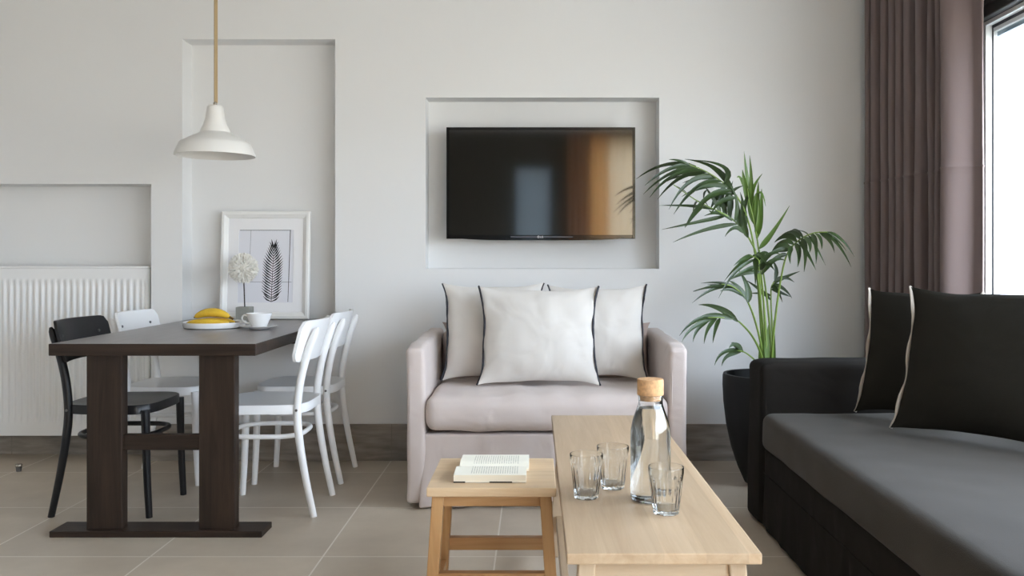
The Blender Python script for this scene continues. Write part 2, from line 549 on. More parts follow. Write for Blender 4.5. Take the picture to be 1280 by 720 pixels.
def soft_box(x0, x1, y0, y1, z0, z1, r=0.03, step=0.03, bulge=(0, 0, 0), wr=0.0, wscale=(6, 6, 6), seed=0, extra=None):
    """Upholstered block: rounded edges, swollen faces and light wrinkles."""
    bm = bmesh.new()
    hx, hy, hz = (x1 - x0) / 2, (y1 - y0) / 2, (z1 - z0) / 2
    c = Vector(((x0 + x1) / 2, (y0 + y1) / 2, (z0 + z1) / 2))
    def coords(h):
        inner = max(h - r, 1e-4)
        n = max(1, int(2 * inner / step))
        body = [-inner + 2 * inner * i / n for i in range(n + 1)]
        edge = [0.35, 0.7, 1.0]
        return [-(inner + r * e) for e in reversed(edge)] + body + [inner + r * e for e in edge]
    X, Y, Z = coords(hx), coords(hy), coords(hz)
    cache = {}
    def vert(p):
        key = tuple(round(v, 6) for v in p)
        if key in cache:
            return cache[key]
        q = Vector(p)
        inn = Vector((max(-hx + r, min(hx - r, q.x)), max(-hy + r, min(hy - r, q.y)), max(-hz + r, min(hz - r, q.z))))
        d = q - inn
        if d.length > 1e-9:
            m = max(abs(d.x), abs(d.y), abs(d.z))
            d = d.normalized() * m
        s = inn + d
        u, v, w = s.x / hx, s.y / hy, s.z / hz
        nx, ny, nz = u, v, w
        if bulge[0]: s.x += bulge[0] * u * (1 - v * v) * (1 - w * w)
        if bulge[1]: s.y += bulge[1] * v * (1 - u * u) * (1 - w * w)
        if bulge[2]: s.z += bulge[2] * w * (1 - u ** 4) * (1 - v ** 4)
        if wr:
            nn = noise.noise(Vector((s.x * wscale[0] + seed * 7.1, s.y * wscale[1], s.z * wscale[2] + seed)))
            n2 = noise.noise(Vector((s.x * wscale[0] * 2.7 + seed * 3.3, s.y * wscale[1] * 2.7, s.z * wscale[2] * 2.7)))
            k = wr * (nn + 0.45 * n2)
            dirv = Vector((u ** 5, v ** 5, w ** 5))
            if dirv.length > 1e-6:
                s += dirv.normalized() * k
        wp = c + s
        if extra:
            wp = extra(wp)
        bv = bm.verts.new(wp)
        cache[key] = bv
        return bv
    def face_grid(A, B, fn):
        for i in range(len(A) - 1):
            for j in range(len(B) - 1):
                try:
                    bm.faces.new((vert(fn(A[i], B[j])), vert(fn(A[i + 1], B[j])), vert(fn(A[i + 1], B[j + 1])), vert(fn(A[i], B[j + 1]))))
                except ValueError:
                    pass
    for s in (-1, 1):
        face_grid(X, Y, lambda a, b: (a, b, s * hz))
        face_grid(X, Z, lambda a, b: (a, s * hy, b))
        face_grid(Y, Z, lambda a, b: (s * hx, a, b))
    return bm

def pillow_surface(u, v, w, h, t, pinch, side, seed, wr, ears=0.03):
    """u, v in [-1, 1] across the pillow; side +1 front, -1 back. Local: x width, z height, y thickness (front is -y)."""
    x = w / 2 * u * (1 - pinch * (1 - v * v) * abs(u) ** 2)
    z = h / 2 * v * (1 - pinch * 0.8 * (1 - u * u) * abs(v) ** 2)
    # corners drawn out a little
    e = (abs(u) * abs(v)) ** 6
    x += math.copysign(ears, u) * e
    z += math.copysign(ears * 0.7, v) * e
    prof = max(0.0, (1 - abs(u) ** 2.1)) ** 0.66 * max(0.0, (1 - abs(v) ** 2.1)) ** 0.66
    y = -side * t / 2 * prof
    # belly: fuller in the lower half
    y *= 1 + 0.18 * (-v)
    edge = min(1.0, (1 - max(abs(u), abs(v))) * 5)
    k = noise.noise(Vector((x * 5 + seed * 5.3, z * 5, side * 2.0 + seed))) + 0.5 * noise.noise(Vector((x * 13 + seed, z * 11, side * 3.0)))
    # creases that fan in from the edges
    a = math.atan2(v, u)
    rad = math.sin(a * 22 + 3 * noise.noise(Vector((u * 2, v * 2, seed)))) * max(0, max(abs(u), abs(v)) - 0.55) * 0.9
    y += -side * wr * edge * (k + rad * 0.55)
    # edge waviness
    if abs(u) > 0.9:
        x += 0.006 * noise.noise(Vector((seed * 3.1 + u, z * 9, 0)))
    if abs(v) > 0.9:
        z += 0.008 * noise.noise(Vector((x * 6, seed * 2.7 + v, 0)))
    return Vector((x, y, z))

def pillow(name, label, M4, w, h, t, material, trim, group=None, seed=1, pinch=0.045, wr=0.012, trim_r=0.0042, trims=(-1, 1), n=34, trim_label=None, category='cushion', parent=None, trim_name='edge_trim', ears=0.017):
    bm = bmesh.new()
    G = {}
    for side in (1, -1):
        for i in range(n + 1):
            for j in range(n + 1):
                # denser near the edges
                u = math.sin((i / n - 0.5) * PI) * 0.6 + (2 * i / n - 1) * 0.4
                v = math.sin((j / n - 0.5) * PI) * 0.6 + (2 * j / n - 1) * 0.4
                if side == -1 and (i in (0, n) or j in (0, n)):
                    G[(side, i, j)] = G[(1, i, j)]
                else:
                    G[(side, i, j)] = bm.verts.new(pillow_surface(u, v, w, h, t, pinch, side, seed, wr, ears))
        for i in range(n):
            for j in range(n):
                bm.faces.new((G[(side, i, j)], G[(side, i + 1, j)], G[(side, i + 1, j + 1)], G[(side, i, j + 1)]))
    if parent is None:
        root = thing(name, label, category, mat_=M4, group=group)
        body = obj('cover', bm, material, root)
    else:
        root = parent
        body = obj(name, bm, material, parent)
        body.matrix_local = M4
    if trim is not None:
        for s in trims:
            pts = []
            for j in range(61):
                v = -1 + 2 * j / 60
                p = pillow_surface(s, v, w, h, t, pinch, 1, seed, 0, ears)
                p.x += s * trim_r * 0.6
                p.y += 0.009 * math.sin(v * 9 + seed * 2)
                pts.append(p)
            b2 = bmesh.new()
            add_tube(b2, pts, [trim_r * (1 + 0.25 * noise.noise(Vector((k * 0.3, seed, s)))) for k in range(61)], 8, flat=1.8)
            o = obj(trim_name, b2, trim, root)
            o['label'] = trim_label or 'ribbon sewn along the side edge'
    return root

def lean_matrix(origin, yaw, lean, h):
    """Pillow standing on its lower edge at origin, facing local -y, turned by yaw about z and leaned back."""
    return Matrix.Translation(origin) @ Matrix.Rotation(yaw, 4, 'Z') @ Matrix.Rotation(-lean, 4, 'X') @ Matrix.Translation((0, 0, h / 2))

# ------------------------------------------------------------------ the room
CEIL = 2.90
XL, XR, YR = -3.70, 2.03, -3.20
N_DEEP = 0.13

def cell_wall(name, xs, zs, depth, y0, material):
    """Wall facing -y with recesses: depth(i, j) gives the recess of a cell."""
    bm = bmesh.new()
    nx, nz = len(xs) - 1, len(zs) - 1
    d = [[depth((xs[i] + xs[i + 1]) / 2, (zs[j] + zs[j + 1]) / 2) for j in range(nz)] for i in range(nx)]
    def q(a, b, c_, e):
        bm.faces.new([bm.verts.new(p) for p in (a, b, c_, e)])
    for i in range(nx):
        for j in range(nz):
            y = y0 + d[i][j]
            q((xs[i], y, zs[j]), (xs[i + 1], y, zs[j]), (xs[i + 1], y, zs[j + 1]), (xs[i], y, zs[j + 1]))
            if i + 1 < nx and abs(d[i][j] - d[i + 1][j]) > 1e-6:
                x, a, b = xs[i + 1], y0 + d[i][j], y0 + d[i + 1][j]
                q((x, a, zs[j]), (x, b, zs[j]), (x, b, zs[j + 1]), (x, a, zs[j + 1]))
            if j + 1 < nz and abs(d[i][j] - d[i][j + 1]) > 1e-6:
                z, a, b = zs[j + 1], y0 + d[i][j], y0 + d[i][j + 1]
                q((xs[i], a, z), (xs[i + 1], a, z), (xs[i + 1], b, z), (xs[i], b, z))
    # outer skin so that the wall is solid
    yb = y0 + 0.32
    q((xs[0], yb, zs[0]), (xs[-1], yb, zs[0]), (xs[-1], yb, zs[-1]), (xs[0], yb, zs[-1]))
    bmesh.ops.remove_doubles(bm, verts=bm.verts[:], dist=1e-5)
    return obj(name, bm, material, smooth=False)

ZT = 0.748                                   # table top
NICHE_TALL = (-1.881, -1.064, ZT - 0.055, 1.07 + 276 * D / F)
NICHE_RAD = (-3.45, -2.047, 0.0, 1.07 + 95 * D / F)
NICHE_TV = (-0.581, 0.667, 1.07 - 11 * D / F, 1.07 + 203 * D / F)

def depth_fn(x, z):
    for (a, b, c, d), dep in ((NICHE_TALL, N_DEEP), (NICHE_RAD, 0.16), (NICHE_TV, N_DEEP)):
        if a < x < b and c < z < d:
            return dep
    return 0.0

xs = sorted({XL, XR, *NICHE_TALL[:2], *NICHE_RAD[:2], *NICHE_TV[:2]})
zs = sorted({0.0, CEIL, *NICHE_TALL[2:], NICHE_RAD[3], *NICHE_TV[2:]})
struct(cell_wall('wall_back', xs, zs, depth_fn, D, M['wall']))
struct(obj('floor', box(XL - 0.2, XR + 0.2, YR - 0.2, D + 0.35, -0.12, 0.0), M['floor'], smooth=False))
struct(obj('ceiling', box(XL - 0.2, XR + 0.25, YR - 0.2, D + 0.35, CEIL, CEIL + 0.15), M['ceil'], smooth=False))
struct(obj('wall_left', box(XL - 0.2, XL, YR - 0.2, D + 0.3, 0, CEIL), M['side'], smooth=False))

# right wall with the long glazed opening
WY0, WY1, WZ1 = -2.60, 4.00, 2.235
bm = bmesh.new()
add_box(bm, XR, XR + 0.22, WY1, D + 0.3, 0, CEIL)
add_box(bm, XR, XR + 0.22, YR - 0.2, WY0, 0, CEIL)
add_box(bm, XR, XR + 0.22, WY0, WY1, WZ1, CEIL)
struct(obj('wall_right', bm, M['wall'], smooth=False))

# rear wall (behind the camera, seen in the television): doorway and curtained window
bm = bmesh.new()
RD = (-0.29, 0.26, 2.42)
RW = (0.52, 1.80, 0.10, 2.80)
add_box(bm, XL - 0.2, RD[0], YR - 0.2, YR, 0, CEIL)
add_box(bm, RD[0], RD[1], YR - 0.2, YR, RD[2], CEIL)
add_box(bm, RD[1], RW[0], YR - 0.2, YR, 0, CEIL)
add_box(bm, RW[0], RW[1], YR - 0.2, YR, 0, RW[2])
add_box(bm, RW[0], RW[1], YR - 0.2, YR, RW[3], CEIL)
add_box(bm, RW[1], XR + 0.25, YR - 0.2, YR, 0, CEIL)
struct(obj('wall_rear', bm, M['rear'], smooth=False))

dr = bpy.data.objects.new('door_1', None); COL.objects.link(dr); dr.location = ((RD[0] + RD[1]) / 2, YR - 0.10, 0); struct(dr)
hw = (RD[1] - RD[0]) / 2
bm = bmesh.new()
add_box(bm, -hw, -hw + 0.03, -0.03, 0.03, 0, RD[2]); add_box(bm, hw - 0.03, hw, -0.03, 0.03, 0, RD[2])
add_box(bm, -hw, hw, -0.03, 0.03, RD[2] - 0.03, RD[2]); add_box(bm, -hw, hw, -0.03, 0.03, 0, 0.1)
obj('door_frame', bm, M['alu'], dr, smooth=False)
obj('frosted_pane', box(-hw + 0.03, hw - 0.03, -0.004, 0.004, 0.1, RD[2] - 0.03), M['frosted'], dr, smooth=False)

wr_ = bpy.data.objects.new('window_2', None); COL.objects.link(wr_); wr_.location = ((RW[0] + RW[1]) / 2, YR - 0.14, RW[2]); struct(wr_)
hw = (RW[1] - RW[0]) / 2; hh = RW[3] - RW[2]
bm = bmesh.new()
for a in (-hw, -0.025, hw - 0.05):
    add_box(bm, a, a + 0.05, -0.03, 0.03, 0, hh)
add_box(bm, -hw, hw, -0.03, 0.03, 0, 0.05); add_box(bm, -hw, hw, -0.03, 0.03, hh - 0.05, hh)
obj('window_frame', bm, M['upvc'], wr_, smooth=False)
obj('pane', box(-hw + 0.05, hw - 0.05, -0.004, 0.004, 0.05, hh - 0.05), M['pane'], wr_, smooth=False)

# baseboards: dark stone strips
def baseboard(name, x0, x1, y, joints):
    o = struct(obj(name, box(x0, x1, y - 0.012, y, 0, 0.195, bevel=0.001, seg=1), M['skirt'], smooth=False))
    for j in joints:
        obj('joint', box(j - 0.002, j + 0.002, y - 0.0125, y - 0.0115, 0, 0.195), M['joint'], o, smooth=False)
    return o
baseboard('baseboard_back', -2.047, XR, D, [-1.62, -0.93 + 0.17, 0.05, 0.66, 1.28])
baseboard('baseboard_recess', -3.45, -2.047, D + 0.16, [-2.88, -2.26])

# ------------------------------------------------------------------ window_1 (right)
wn = bpy.data.objects.new('window_1', None); COL.objects.link(wn); wn.location = (XR, WY1, 0); struct(wn)
L = WY1 - WY0
HZ = 2.135
bm = bmesh.new()
for y in (0.0, -L / 3 + 0.03, -2 * L / 3 + 0.03, -L + 0.06):
    add_box(bm, 0.02, 0.048, y - 0.055, y, 0, HZ)
add_box(bm, 0.02, 0.075, -L, 0, HZ, HZ + 0.018); add_box(bm, 0.02, 0.075, -L, 0, 0, 0.03)
obj('outer_frame', bm, M['upvc'], wn, smooth=False)
bm = bmesh.new()
for y in (-0.002, -L / 3 + 0.028, -2 * L / 3 + 0.028, -L + 0.062):
    add_box(bm, 0.048, 0.053, y - 0.055, y, 0.03, HZ)
add_box(bm, 0.048, 0.053, -L, 0, HZ - 0.012, HZ)
obj('gasket', bm, M['gasket'], wn, smooth=False)
bm = bmesh.new()
for y in (0.0, -L / 3 + 0.03, -2 * L / 3 + 0.03, -L + 0.06):
    add_box(bm, 0.053, 0.070, y - 0.060, y, 0.03, HZ - 0.002)
add_box(bm, 0.053, 0.070, -L, 0, HZ - 0.03, HZ - 0.002); add_box(bm, 0.053, 0.07, -L, 0, 0.03, 0.09)
obj('sash', bm, M['upvc'], wn, smooth=False)
bm = bmesh.new()
for y in (0.0, -L / 3 + 0.03, -2 * L / 3 + 0.03, -L + 0.06):
    add_box(bm, 0.070, 0.088, y - 0.05, y, 0.03, HZ)
add_box(bm, 0.070, 0.088, -L, 0, HZ - 0.05, HZ)
obj('outer_sash', bm, M['alu'], wn, smooth=False)
obj('pane', box(0.060, 0.066, -L + 0.06, -0.05, 0.08, HZ - 0.02), M['pane'], wn, smooth=False)

cb = thing('blind_box', 'charcoal roller blind box along the head of the bright window', 'blind box', (XR + 0.01, (WY0 + WY1) / 2, HZ + 0.019))
hl = (WY1 - WY0) / 2 - 0.004
bm = box(-0.03, 0.06, -hl, hl, 0.0, 0.075, bevel=0.006)
obj('housing', bm, M['cassette'], cb, smooth=False)
obj('cover_strip', box(-0.036, -0.0295, -hl, hl, 0.048, 0.0745, bevel=0.002), M['cassette'], cb, smooth=False)

# balcony outside: floor slab and the outer return of the wall
struct(obj('floor_balcony', box(XR + 0.22, XR + 3.2, -3.0, 7.0, -0.16, -0.04), M['paving'], smooth=False))

# ------------------------------------------------------------------ curtain
def curtain_mesh(path, z0, z1, seam=None, flutter=0.004, seed=0, ncol=3, thick=0.0025):
    pts = catmull([Vector((p[0], p[1], 0)) for p in path], ncol)
    zl = [z0 + (z1 - z0) * i / 40 for i in range(41)]
    if seam:
        zl += [seam - 0.006, seam - 0.002, seam + 0.002, seam + 0.006]
        zl = sorted(zl)
    n = len(pts)
    nor = []
    for i in range(n):
        t = (pts[min(i + 1, n - 1)] - pts[max(i - 1, 0)]).normalized()
        nor.append(Vector((-t.y, t.x, 0)))
    bm = bmesh.new()
    layers = []
    for sgn in (0.5, -0.5):
        g = []
        for z in zl:
            row = []
            for i in range(n):
                k = noise.noise(Vector((i * 0.11 + seed, z * 1.3, seed))) * flutter * 2
                off = 0.0
                if seam and abs(z - seam) < 0.003:
                    off = 0.003 * (1 if sgn > 0 else -1)
                row.append(bm.verts.new(pts[i] + nor[i] * (k + sgn * thick + off) + Vector((0, 0, z))))
            g.append(row)
        layers.append(g)
        for a in range(len(zl) - 1):
            for i in range(n - 1):
                bm.faces.new((g[a][i], g[a][i + 1], g[a + 1][i + 1], g[a + 1][i]))
    A, B = layers
    for a in range(len(zl) - 1):
        for i in (0, n - 1):
            bm.faces.new((A[a][i], A[a + 1][i], B[a + 1][i], B[a][i]))
    for a in (0, len(zl) - 1):
        for i in range(n - 1):
            bm.faces.new((A[a][i], A[a][i + 1], B[a][i + 1], B[a][i]))
    return bm

# pleats: (edge pixel, depth) read along the hanging line; crests stand proud into the room
crest = [(1081, 4.56), (1088.5, 4.50), (1101, 4.42), (1111, 4.34), (1119.5, 4.26), (1130, 4.18), (1144, 4.09), (1160, 4.00), (1168.5, 3.95), (1177, 3.90)]
path = []
for i, (px, d) in enumerate(crest):
    x = (px - CX) * d / F
    path.append((x, d))
    if i < len(crest) - 1:
        nd = crest[i + 1][1]
        nx_ = (crest[i + 1][0] - CX) * nd / F
        g = d - nd
        path.append((x + 0.002, d - 0.42 * g))
        path.append((x + 0.026, d - 0.52 * g))
        path.append((max(x, nx_) + 0.115, d - 0.55 * g))
        path.append((max(x, nx_) + 0.115, d - 0.70 * g))
        path.append((nx_ + 0.024, nd + 0.16 * g))
path += [(1.850, 3.865), (1.800, 3.825), (1.775, 3.795), (1.792, 3.768), (1.83, 3.753), (1.882, 3.744), (1.893, 3.732), (1.905, 3.703), (1.913, 3.703), (1.928, 3.73)]
ct = thing('curtain', 'mauve brown floor length curtain gathered in the corner beside the window', 'curtain', (1.8, 4.1, 0))
bm = curtain_mesh([(p[0] - 1.8, p[1] - 4.1) for p in path], 0.015, CEIL - 0.045, seam=1.473, seed=3)
obj('cloth', bm, M['curtain'], ct, angle=180)
bm = box(-0.03, 0.10, -3.6, 0.50, CEIL - 0.045, CEIL - 0.001, bevel=0.003)
obj('track', bm, M['upvc'], ct, smooth=False)

# curtains of the rear window (only their reflection shows)
def flat_curtain(name, x0, x1, y, n, amp, material, label):
    p = []
    for i in range(n * 4 + 1):
        s = i / (n * 4)
        p.append((x0 + (x1 - x0) * s, y + amp * math.sin(i * PI / 2 + 0.4)))
    t = thing(name, label, 'curtain', ((x0 + x1) / 2, y, 0))
    obj('cloth', curtain_mesh([(a - (x0 + x1) / 2, b - y) for a, b in p], 0.02, CEIL - 0.03, seed=n, ncol=2), material, t, angle=180)
flat_curtain('curtain', 0.46, 0.80, YR + 0.16, 4, 0.022, M['plum_curtain'], 'plum curtain mirrored as the dark red band in the television')
flat_curtain('curtain', 0.76, 1.06, YR + 0.105, 4, 0.022, M['warm_curtain'], 'amber curtain mirrored as the orange band in the television')
flat_curtain('curtain', 1.03, 1.86, YR + 0.05, 8, 0.016, M['sheer'], 'cream sheer curtain mirrored as the pale band in the television')

# ------------------------------------------------------------------ radiator
RX0, RX1, RZ0, RZ1 = -3.36, -2.072, 0.126, 1.036
RF = 4.668
rd = thing('radiator', 'white ribbed panel radiator standing in the low wall recess', 'radiator', ((RX0 + RX1) / 2, RF, RZ0))
hw = (RX1 - RX0) / 2; hh = RZ1 - RZ0
bm = bmesh.new()
pitch = 0.0339
# front panel: flat bands at head and foot, pressed vertical channels between
zz = [0.0, 0.004, 0.055, 0.075, 0.11, hh - 0.115, hh - 0.082, hh - 0.062, hh - 0.020, hh - 0.012]
def rib(x, z):
    ph = ((x + hw) / pitch) % 1.0
    prof = 0.5 - 0.5 * math.cos(2 * PI * ph)
    prof = min(1, max(0, (prof - 0.25) / 0.5))
    prof = prof * prof * (3 - 2 * prof)
    k = 0.0
    if 0.075 <= z <= hh - 0.075:
        k = 1.0
    if abs(z - 0.075) < 1e-6 or abs(z - (hh - 0.082)) < 1e-6:
        k = 0.0
    return 0.013 * prof * k
edge_w = 0.022
nxr = int((2 * hw - 2 * edge_w) / (pitch / 10))
xr = [-hw] + [-hw + edge_w + (2 * hw - 2 * edge_w) * i / nxr for i in range(nxr + 1)] + [hw]
g = []
for z in zz:
    row = []
    for i, x in enumerate(xr):
        e = 0.0 if (i in (0, 1, len(xr) - 1, len(xr) - 2)) else rib(x, z)
        row.append(bm.verts.new((x, e, z)))
    g.append(row)
for a in range(len(zz) - 1):
    for i in range(len(xr) - 1):
        bm.faces.new((g[a][i], g[a][i + 1], g[a + 1][i + 1], g[a + 1][i]))
obj('front_panel', bm, M['rad'], rd, angle=60)
bm = bmesh.new()
add_box(bm, -hw + 0.01, hw - 0.01, 0.018, 0.08, 0.01, hh - 0.02)
obj('rear_panel', bm, M['rad'], rd, smooth=False)
bm = bmesh.new()
add_box(bm, -hw - 0.002, hw + 0.002, -0.004, 0.088, hh - 0.012, hh, bevel=0.002, seg=1)
obj('top_grille', bm, M['rad'], rd, smooth=False)
for s in (-1, 1):
    bm = box(s * hw - 0.004, s * hw + 0.004, 0.0, 0.086, 0.0, hh - 0.012, bevel=0.002, seg=1)
    obj('side_panel', bm, M['rad'], rd, smooth=False)
vx = hw + 0.004
bm = bmesh.new()
add_tube(bm, [(vx, 0.045, hh - 0.045), (vx + 0.012, 0.045, hh - 0.045)], 0.009, 12)
add_tube(bm, [(vx + 0.010, 0.045, hh - 0.052), (vx + 0.010, 0.045, hh - 0.030)], 0.005, 10)
add_tube(bm, [(vx + 0.006, 0.045, hh - 0.058), (vx + 0.006, 0.045, hh - 0.080)], 0.005, 10)
o = obj('valve', bm, M['chrome'], rd)
for x in (-hw + 0.15, hw - 0.15):
    obj('bracket', box(x - 0.02, x + 0.02, 0.08, D + 0.158 - RF, 0.2, hh - 0.2), M['rad'], rd, smooth=False)

# small metal door stop on the floor
ds = thing('door_stop', 'small steel door stop on the floor tiles near the radiator', 'door stop', at(23.5, 589, 4.40).xy.to_3d())
obj('body', add_lathe(bmesh.new(), [(0, 0), (0.011, 0), (0.012, 0.004), (0.015, 0.026), (0, 0.0262)], 20), M['bolt'], ds)
obj('rubber_cap', add_lathe(bmesh.new(), [(0, 0.0262), (0.0165, 0.0262), (0.017, 0.031), (0.015, 0.036), (0, 0.0365)], 20), M['chrome'], ds)

# ------------------------------------------------------------------ dining table (fixed to the wall recess at its far end)
TX0, TX1, TY0, TY1 = -1.866, -1.070, 3.335, D + N_DEEP - 0.004
tb = thing('dining_table', 'dark brown wooden dining table set into the tall wall recess', 'table', ((TX0 + TX1) / 2, TY0, 0))
hw = (TX1 - TX0) / 2
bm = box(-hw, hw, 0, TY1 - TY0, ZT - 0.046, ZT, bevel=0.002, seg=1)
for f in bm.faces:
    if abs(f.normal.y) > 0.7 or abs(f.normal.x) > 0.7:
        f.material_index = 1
obj('tabletop', bm, [M['table_top_sheen'], M['table_x']], tb, smooth=False)
ux = [(-1.738, -1.600), (-1.302, -1.162)]
cxm = (TX0 + TX1) / 2
for a, b in ux:
    obj('leg', box(a - cxm, b - cxm, 0.035, 0.085, 0.024, ZT - 0.046, bevel=0.003, seg=2), M['table_z'], tb, smooth=False)
obj('foot', box(-hw - 0.004, hw + 0.02, 0.012, 0.14, 0.0, 0.024, bevel=0.002, seg=1), M['table_x'], tb, smooth=False)
obj('stretcher', box(-1.600 - cxm, -1.302 - cxm, 0.045, 0.078, 0.330, 0.390, bevel=0.002, seg=1), M['table_x'], tb, smooth=False)
obj('wall_rail', box(-hw + 0.03, hw - 0.03, D - TY0 - 0.05, D - TY0 - 0.001, ZT - 0.12, ZT - 0.046), M['table_x'], tb, smooth=False)

# ------------------------------------------------------------------ dining chairs
def rounded_seat(z, hx0, hx1, hyf, hyr, dish=0.010, th=0.038):
    """Bent-ply seat: rounded outline, dished top, deep rim."""
    bm = bmesh.new()
    N = 64
    def outline(th_):
        c, s = math.cos(th_), math.sin(th_)
        e = 0.46
        sx = math.copysign(abs(c) ** e, c); sy = math.copysign(abs(s) ** e, s)
        x = (hx0 + hx1) / 2 + (hx1 - hx0) / 2 * sx
        k = (x - hx0) / (hx1 - hx0)
        hy = hyr + (hyf - hyr) * k
        y = hy * sy
        # gently bowed front edge
        if sx > 0.9:
            x += 0.010 * (1 - (y / hyf) ** 2)
        return Vector((x, y, 0))
    cx = (hx0 + hx1) / 2
    rings = []
    spec = [(1.0, -th), (1.0, -0.004), (0.985, 0.0), (0.93, -0.001), (0.8, -dish * 0.55), (0.55, -dish * 0.9), (0.3, -dish), (0.0, -dish)]
    for f, dz in spec:
        if f == 0:
            rings.append([bm.verts.new((cx, 0, z + dz))]); continue
        r = []
        for k in range(N):
            p = outline(2 * PI * k / N)
            r.append(bm.verts.new((cx + (p.x - cx) * f, p.y * f, z + dz)))
        rings.append(r)
    for a, b in zip(rings, rings[1:]):
        for k in range(N):
            j = (k + 1) % N
            if len(b) == 1: bm.faces.new((a[k], a[j], b[0]))
            else: bm.faces.new((a[k], a[j], b[j], b[k]))
    low = rings[0]
    inner = [bm.verts.new((cx + (v.co.x - cx) * 0.94, v.co.y * 0.94, z - th)) for v in low]
    up = [bm.verts.new((v.co.x, v.co.y, z - 0.018)) for v in inner]
    ctr = bm.verts.new((cx, 0, z - 0.022))
    for k in range(N):
        j = (k + 1) % N
        bm.faces.new((low[j], low[k], inner[k], inner[j]))
        bm.faces.new((inner[j], inner[k], up[k], up[j]))
        bm.faces.new((up[j], up[k], ctr))
    return bm

def splat_mesh(z0, z1, hy, xm, bow, lean, th=0.013, rc=0.032):
    bm = bmesh.new()
    ny, nz = 28, 12
    layers = []
    for off in (0, 1):
        g = {}
        for i in range(ny + 1):
            for j in range(nz + 1):
                u = -1 + 2 * i / ny
                v = j / nz
                # rounded corners: shorten the column near the ends
                d = (1 - abs(u)) * hy
                cut = 0.0
                if d < rc:
                    cut = rc - math.sqrt(max(0, rc * rc - (rc - d) ** 2))
                z = (z0 + cut) + (z1 - z0 - 2 * cut) * v
                y = hy * u
                x = xm + bow * u * u - lean * (z - z0) / (z1 - z0) - off * th
                g[i, j] = bm.verts.new((x, y, z))
        layers.append(g)
        for i in range(ny):
            for j in range(nz):
                bm.faces.new((g[i, j], g[i + 1, j], g[i + 1, j + 1], g[i, j + 1]))
    A, B = layers
    for i in range(ny):
        for j in (0, nz):
            bm.faces.new((A[i, j], A[i + 1, j], B[i + 1, j], B[i, j]))
    for j in range(nz):
        for i in (0, ny):
            bm.faces.new((A[i, j], A[i, j + 1], B[i, j + 1], B[i, j]))
    return bm

def make_chair(label, m, group):
    t = thing('dining_chair', label, 'chair', group=group)
    SZ = 0.468
    obj('seat', rounded_seat(SZ, -0.175, 0.200, 0.205, 0.180), m, t, angle=50)
    obj('backrest', splat_mesh(0.646, 0.818, 0.212, -0.170, 0.045, 0.044), m, t, angle=50)
    for s in (-1, 1):
        pts = catmull([(-0.212, s * 0.168, 0.0), (-0.176, s * 0.168, 0.17), (-0.150, s * 0.166, 0.33), (-0.142, s * 0.164, 0.45),
                       (-0.157, s * 0.161, 0.58), (-0.189, s * 0.156, 0.70), (-0.224, s * 0.150, 0.788)], 6)
        n = len(pts)
        rad = [0.0135 + 0.0035 * min(1, i / (n * 0.35)) for i in range(n)]
        rad[-1] = 0.006; rad[-2] = 0.013; rad[-3] = 0.0155
        bm = bmesh.new(); add_tube(bm, pts, rad, 14)
        lg = obj('leg', bm, m, t)
        bm = bmesh.new()
        add_tube(bm, [(-0.142, s * 0.176, 0.446), (-0.142, s * 0.1835, 0.446)], 0.0055, 12)
        obj('bolt', bm, M['bolt'], lg)
        bm = bmesh.new()
        pts = [Vector((0.200, s * 0.176, 0.0)), Vector((0.190, s * 0.176, 0.20)), Vector((0.184, s * 0.176, 0.445))]
        add_tube(bm, catmull(pts, 5), [0.0135 + 0.004 * i / 10 for i in range(11)], 14)
        obj('leg', bm, m, t)
    # bent hoop under the seat
    pts = []
    for k in range(48):
        th = 2 * PI * k / 48
        c, s = math.cos(th), math.sin(th)
        e = 0.62
        pts.append((0.020 + 0.160 * math.copysign(abs(c) ** e, c), 0.153 * math.copysign(abs(s) ** e, s), 0.330))
    bm = bmesh.new(); add_tube(bm, pts, 0.0105, 10, closed=True, up=(0, 0, 1))
    obj('stretcher', bm, m, t)
    for s in (-1, 1):
        bm = bmesh.new()
        xm = -0.170 + 0.045 * (0.152 / 0.212) ** 2 - 0.044 * 0.6
        add_tube(bm, [(xm - 0.004, s * 0.152, 0.752), (xm + 0.003, s * 0.152, 0.752)], 0.0065, 12)
        obj('screw', bm, M['bolt'], t)
    return t

gw = 'dining chairs round the dark table'
black = make_chair('black wooden dining chair at the dark table in front of the radiator', M['black_wood'], gw)
black.location = (-1.800, 3.785, 0)
white = make_chair('white wooden dining chair in front on the side of the table towards the sofa', M['white_wood'], gw)
white.location = (-1.130, 3.785, 0); white.rotation_euler = (0, 0, PI)
dup(white, (-1.137, 4.322, 0), PI, 'white wooden dining chair by the wall on the side of the table towards the sofa')
dup(white, (-1.795, 4.30, 0), 0.0, 'white wooden dining chair beside the radiator, behind the black chair')

# ------------------------------------------------------------------ things on the table
# framed print, leaning on the recess
fr_w, fr_h = 0.482, 0.585
fb = at(331.5, 398, 4.70)
lean = math.atan2(0.038, fr_h)
MF = Matrix.Translation((fb.x, 4.695, ZT + 0.0015)) @ Matrix.Rotation(-lean, 4, 'X')
pf = thing('framed_print', 'white framed black palm leaf print leaning against the tall recess', 'picture', mat_=MF)
bw = 0.038
def frame_bar(bm, a, b, inward, wdt):
    pass
bm = bmesh.new()
prof = [(0.0, 0.0), (0.0, -0.020), (0.006, -0.026), (0.018, -0.026), (0.026, -0.020), (0.034, -0.016), (0.038, -0.010), (0.038, 0.0)]
cor = [(-fr_w / 2, 0), (fr_w / 2, 0), (fr_w / 2, fr_h), (-fr_w / 2, fr_h)]
ringv = []
for (x, z), (sx, sz) in zip(cor, ((1, 1), (-1, 1), (-1, -1), (1, -1))):
    ringv.append([bm.verts.new((x + sx * o_, y_, z + sz * o_)) for o_, y_ in prof])
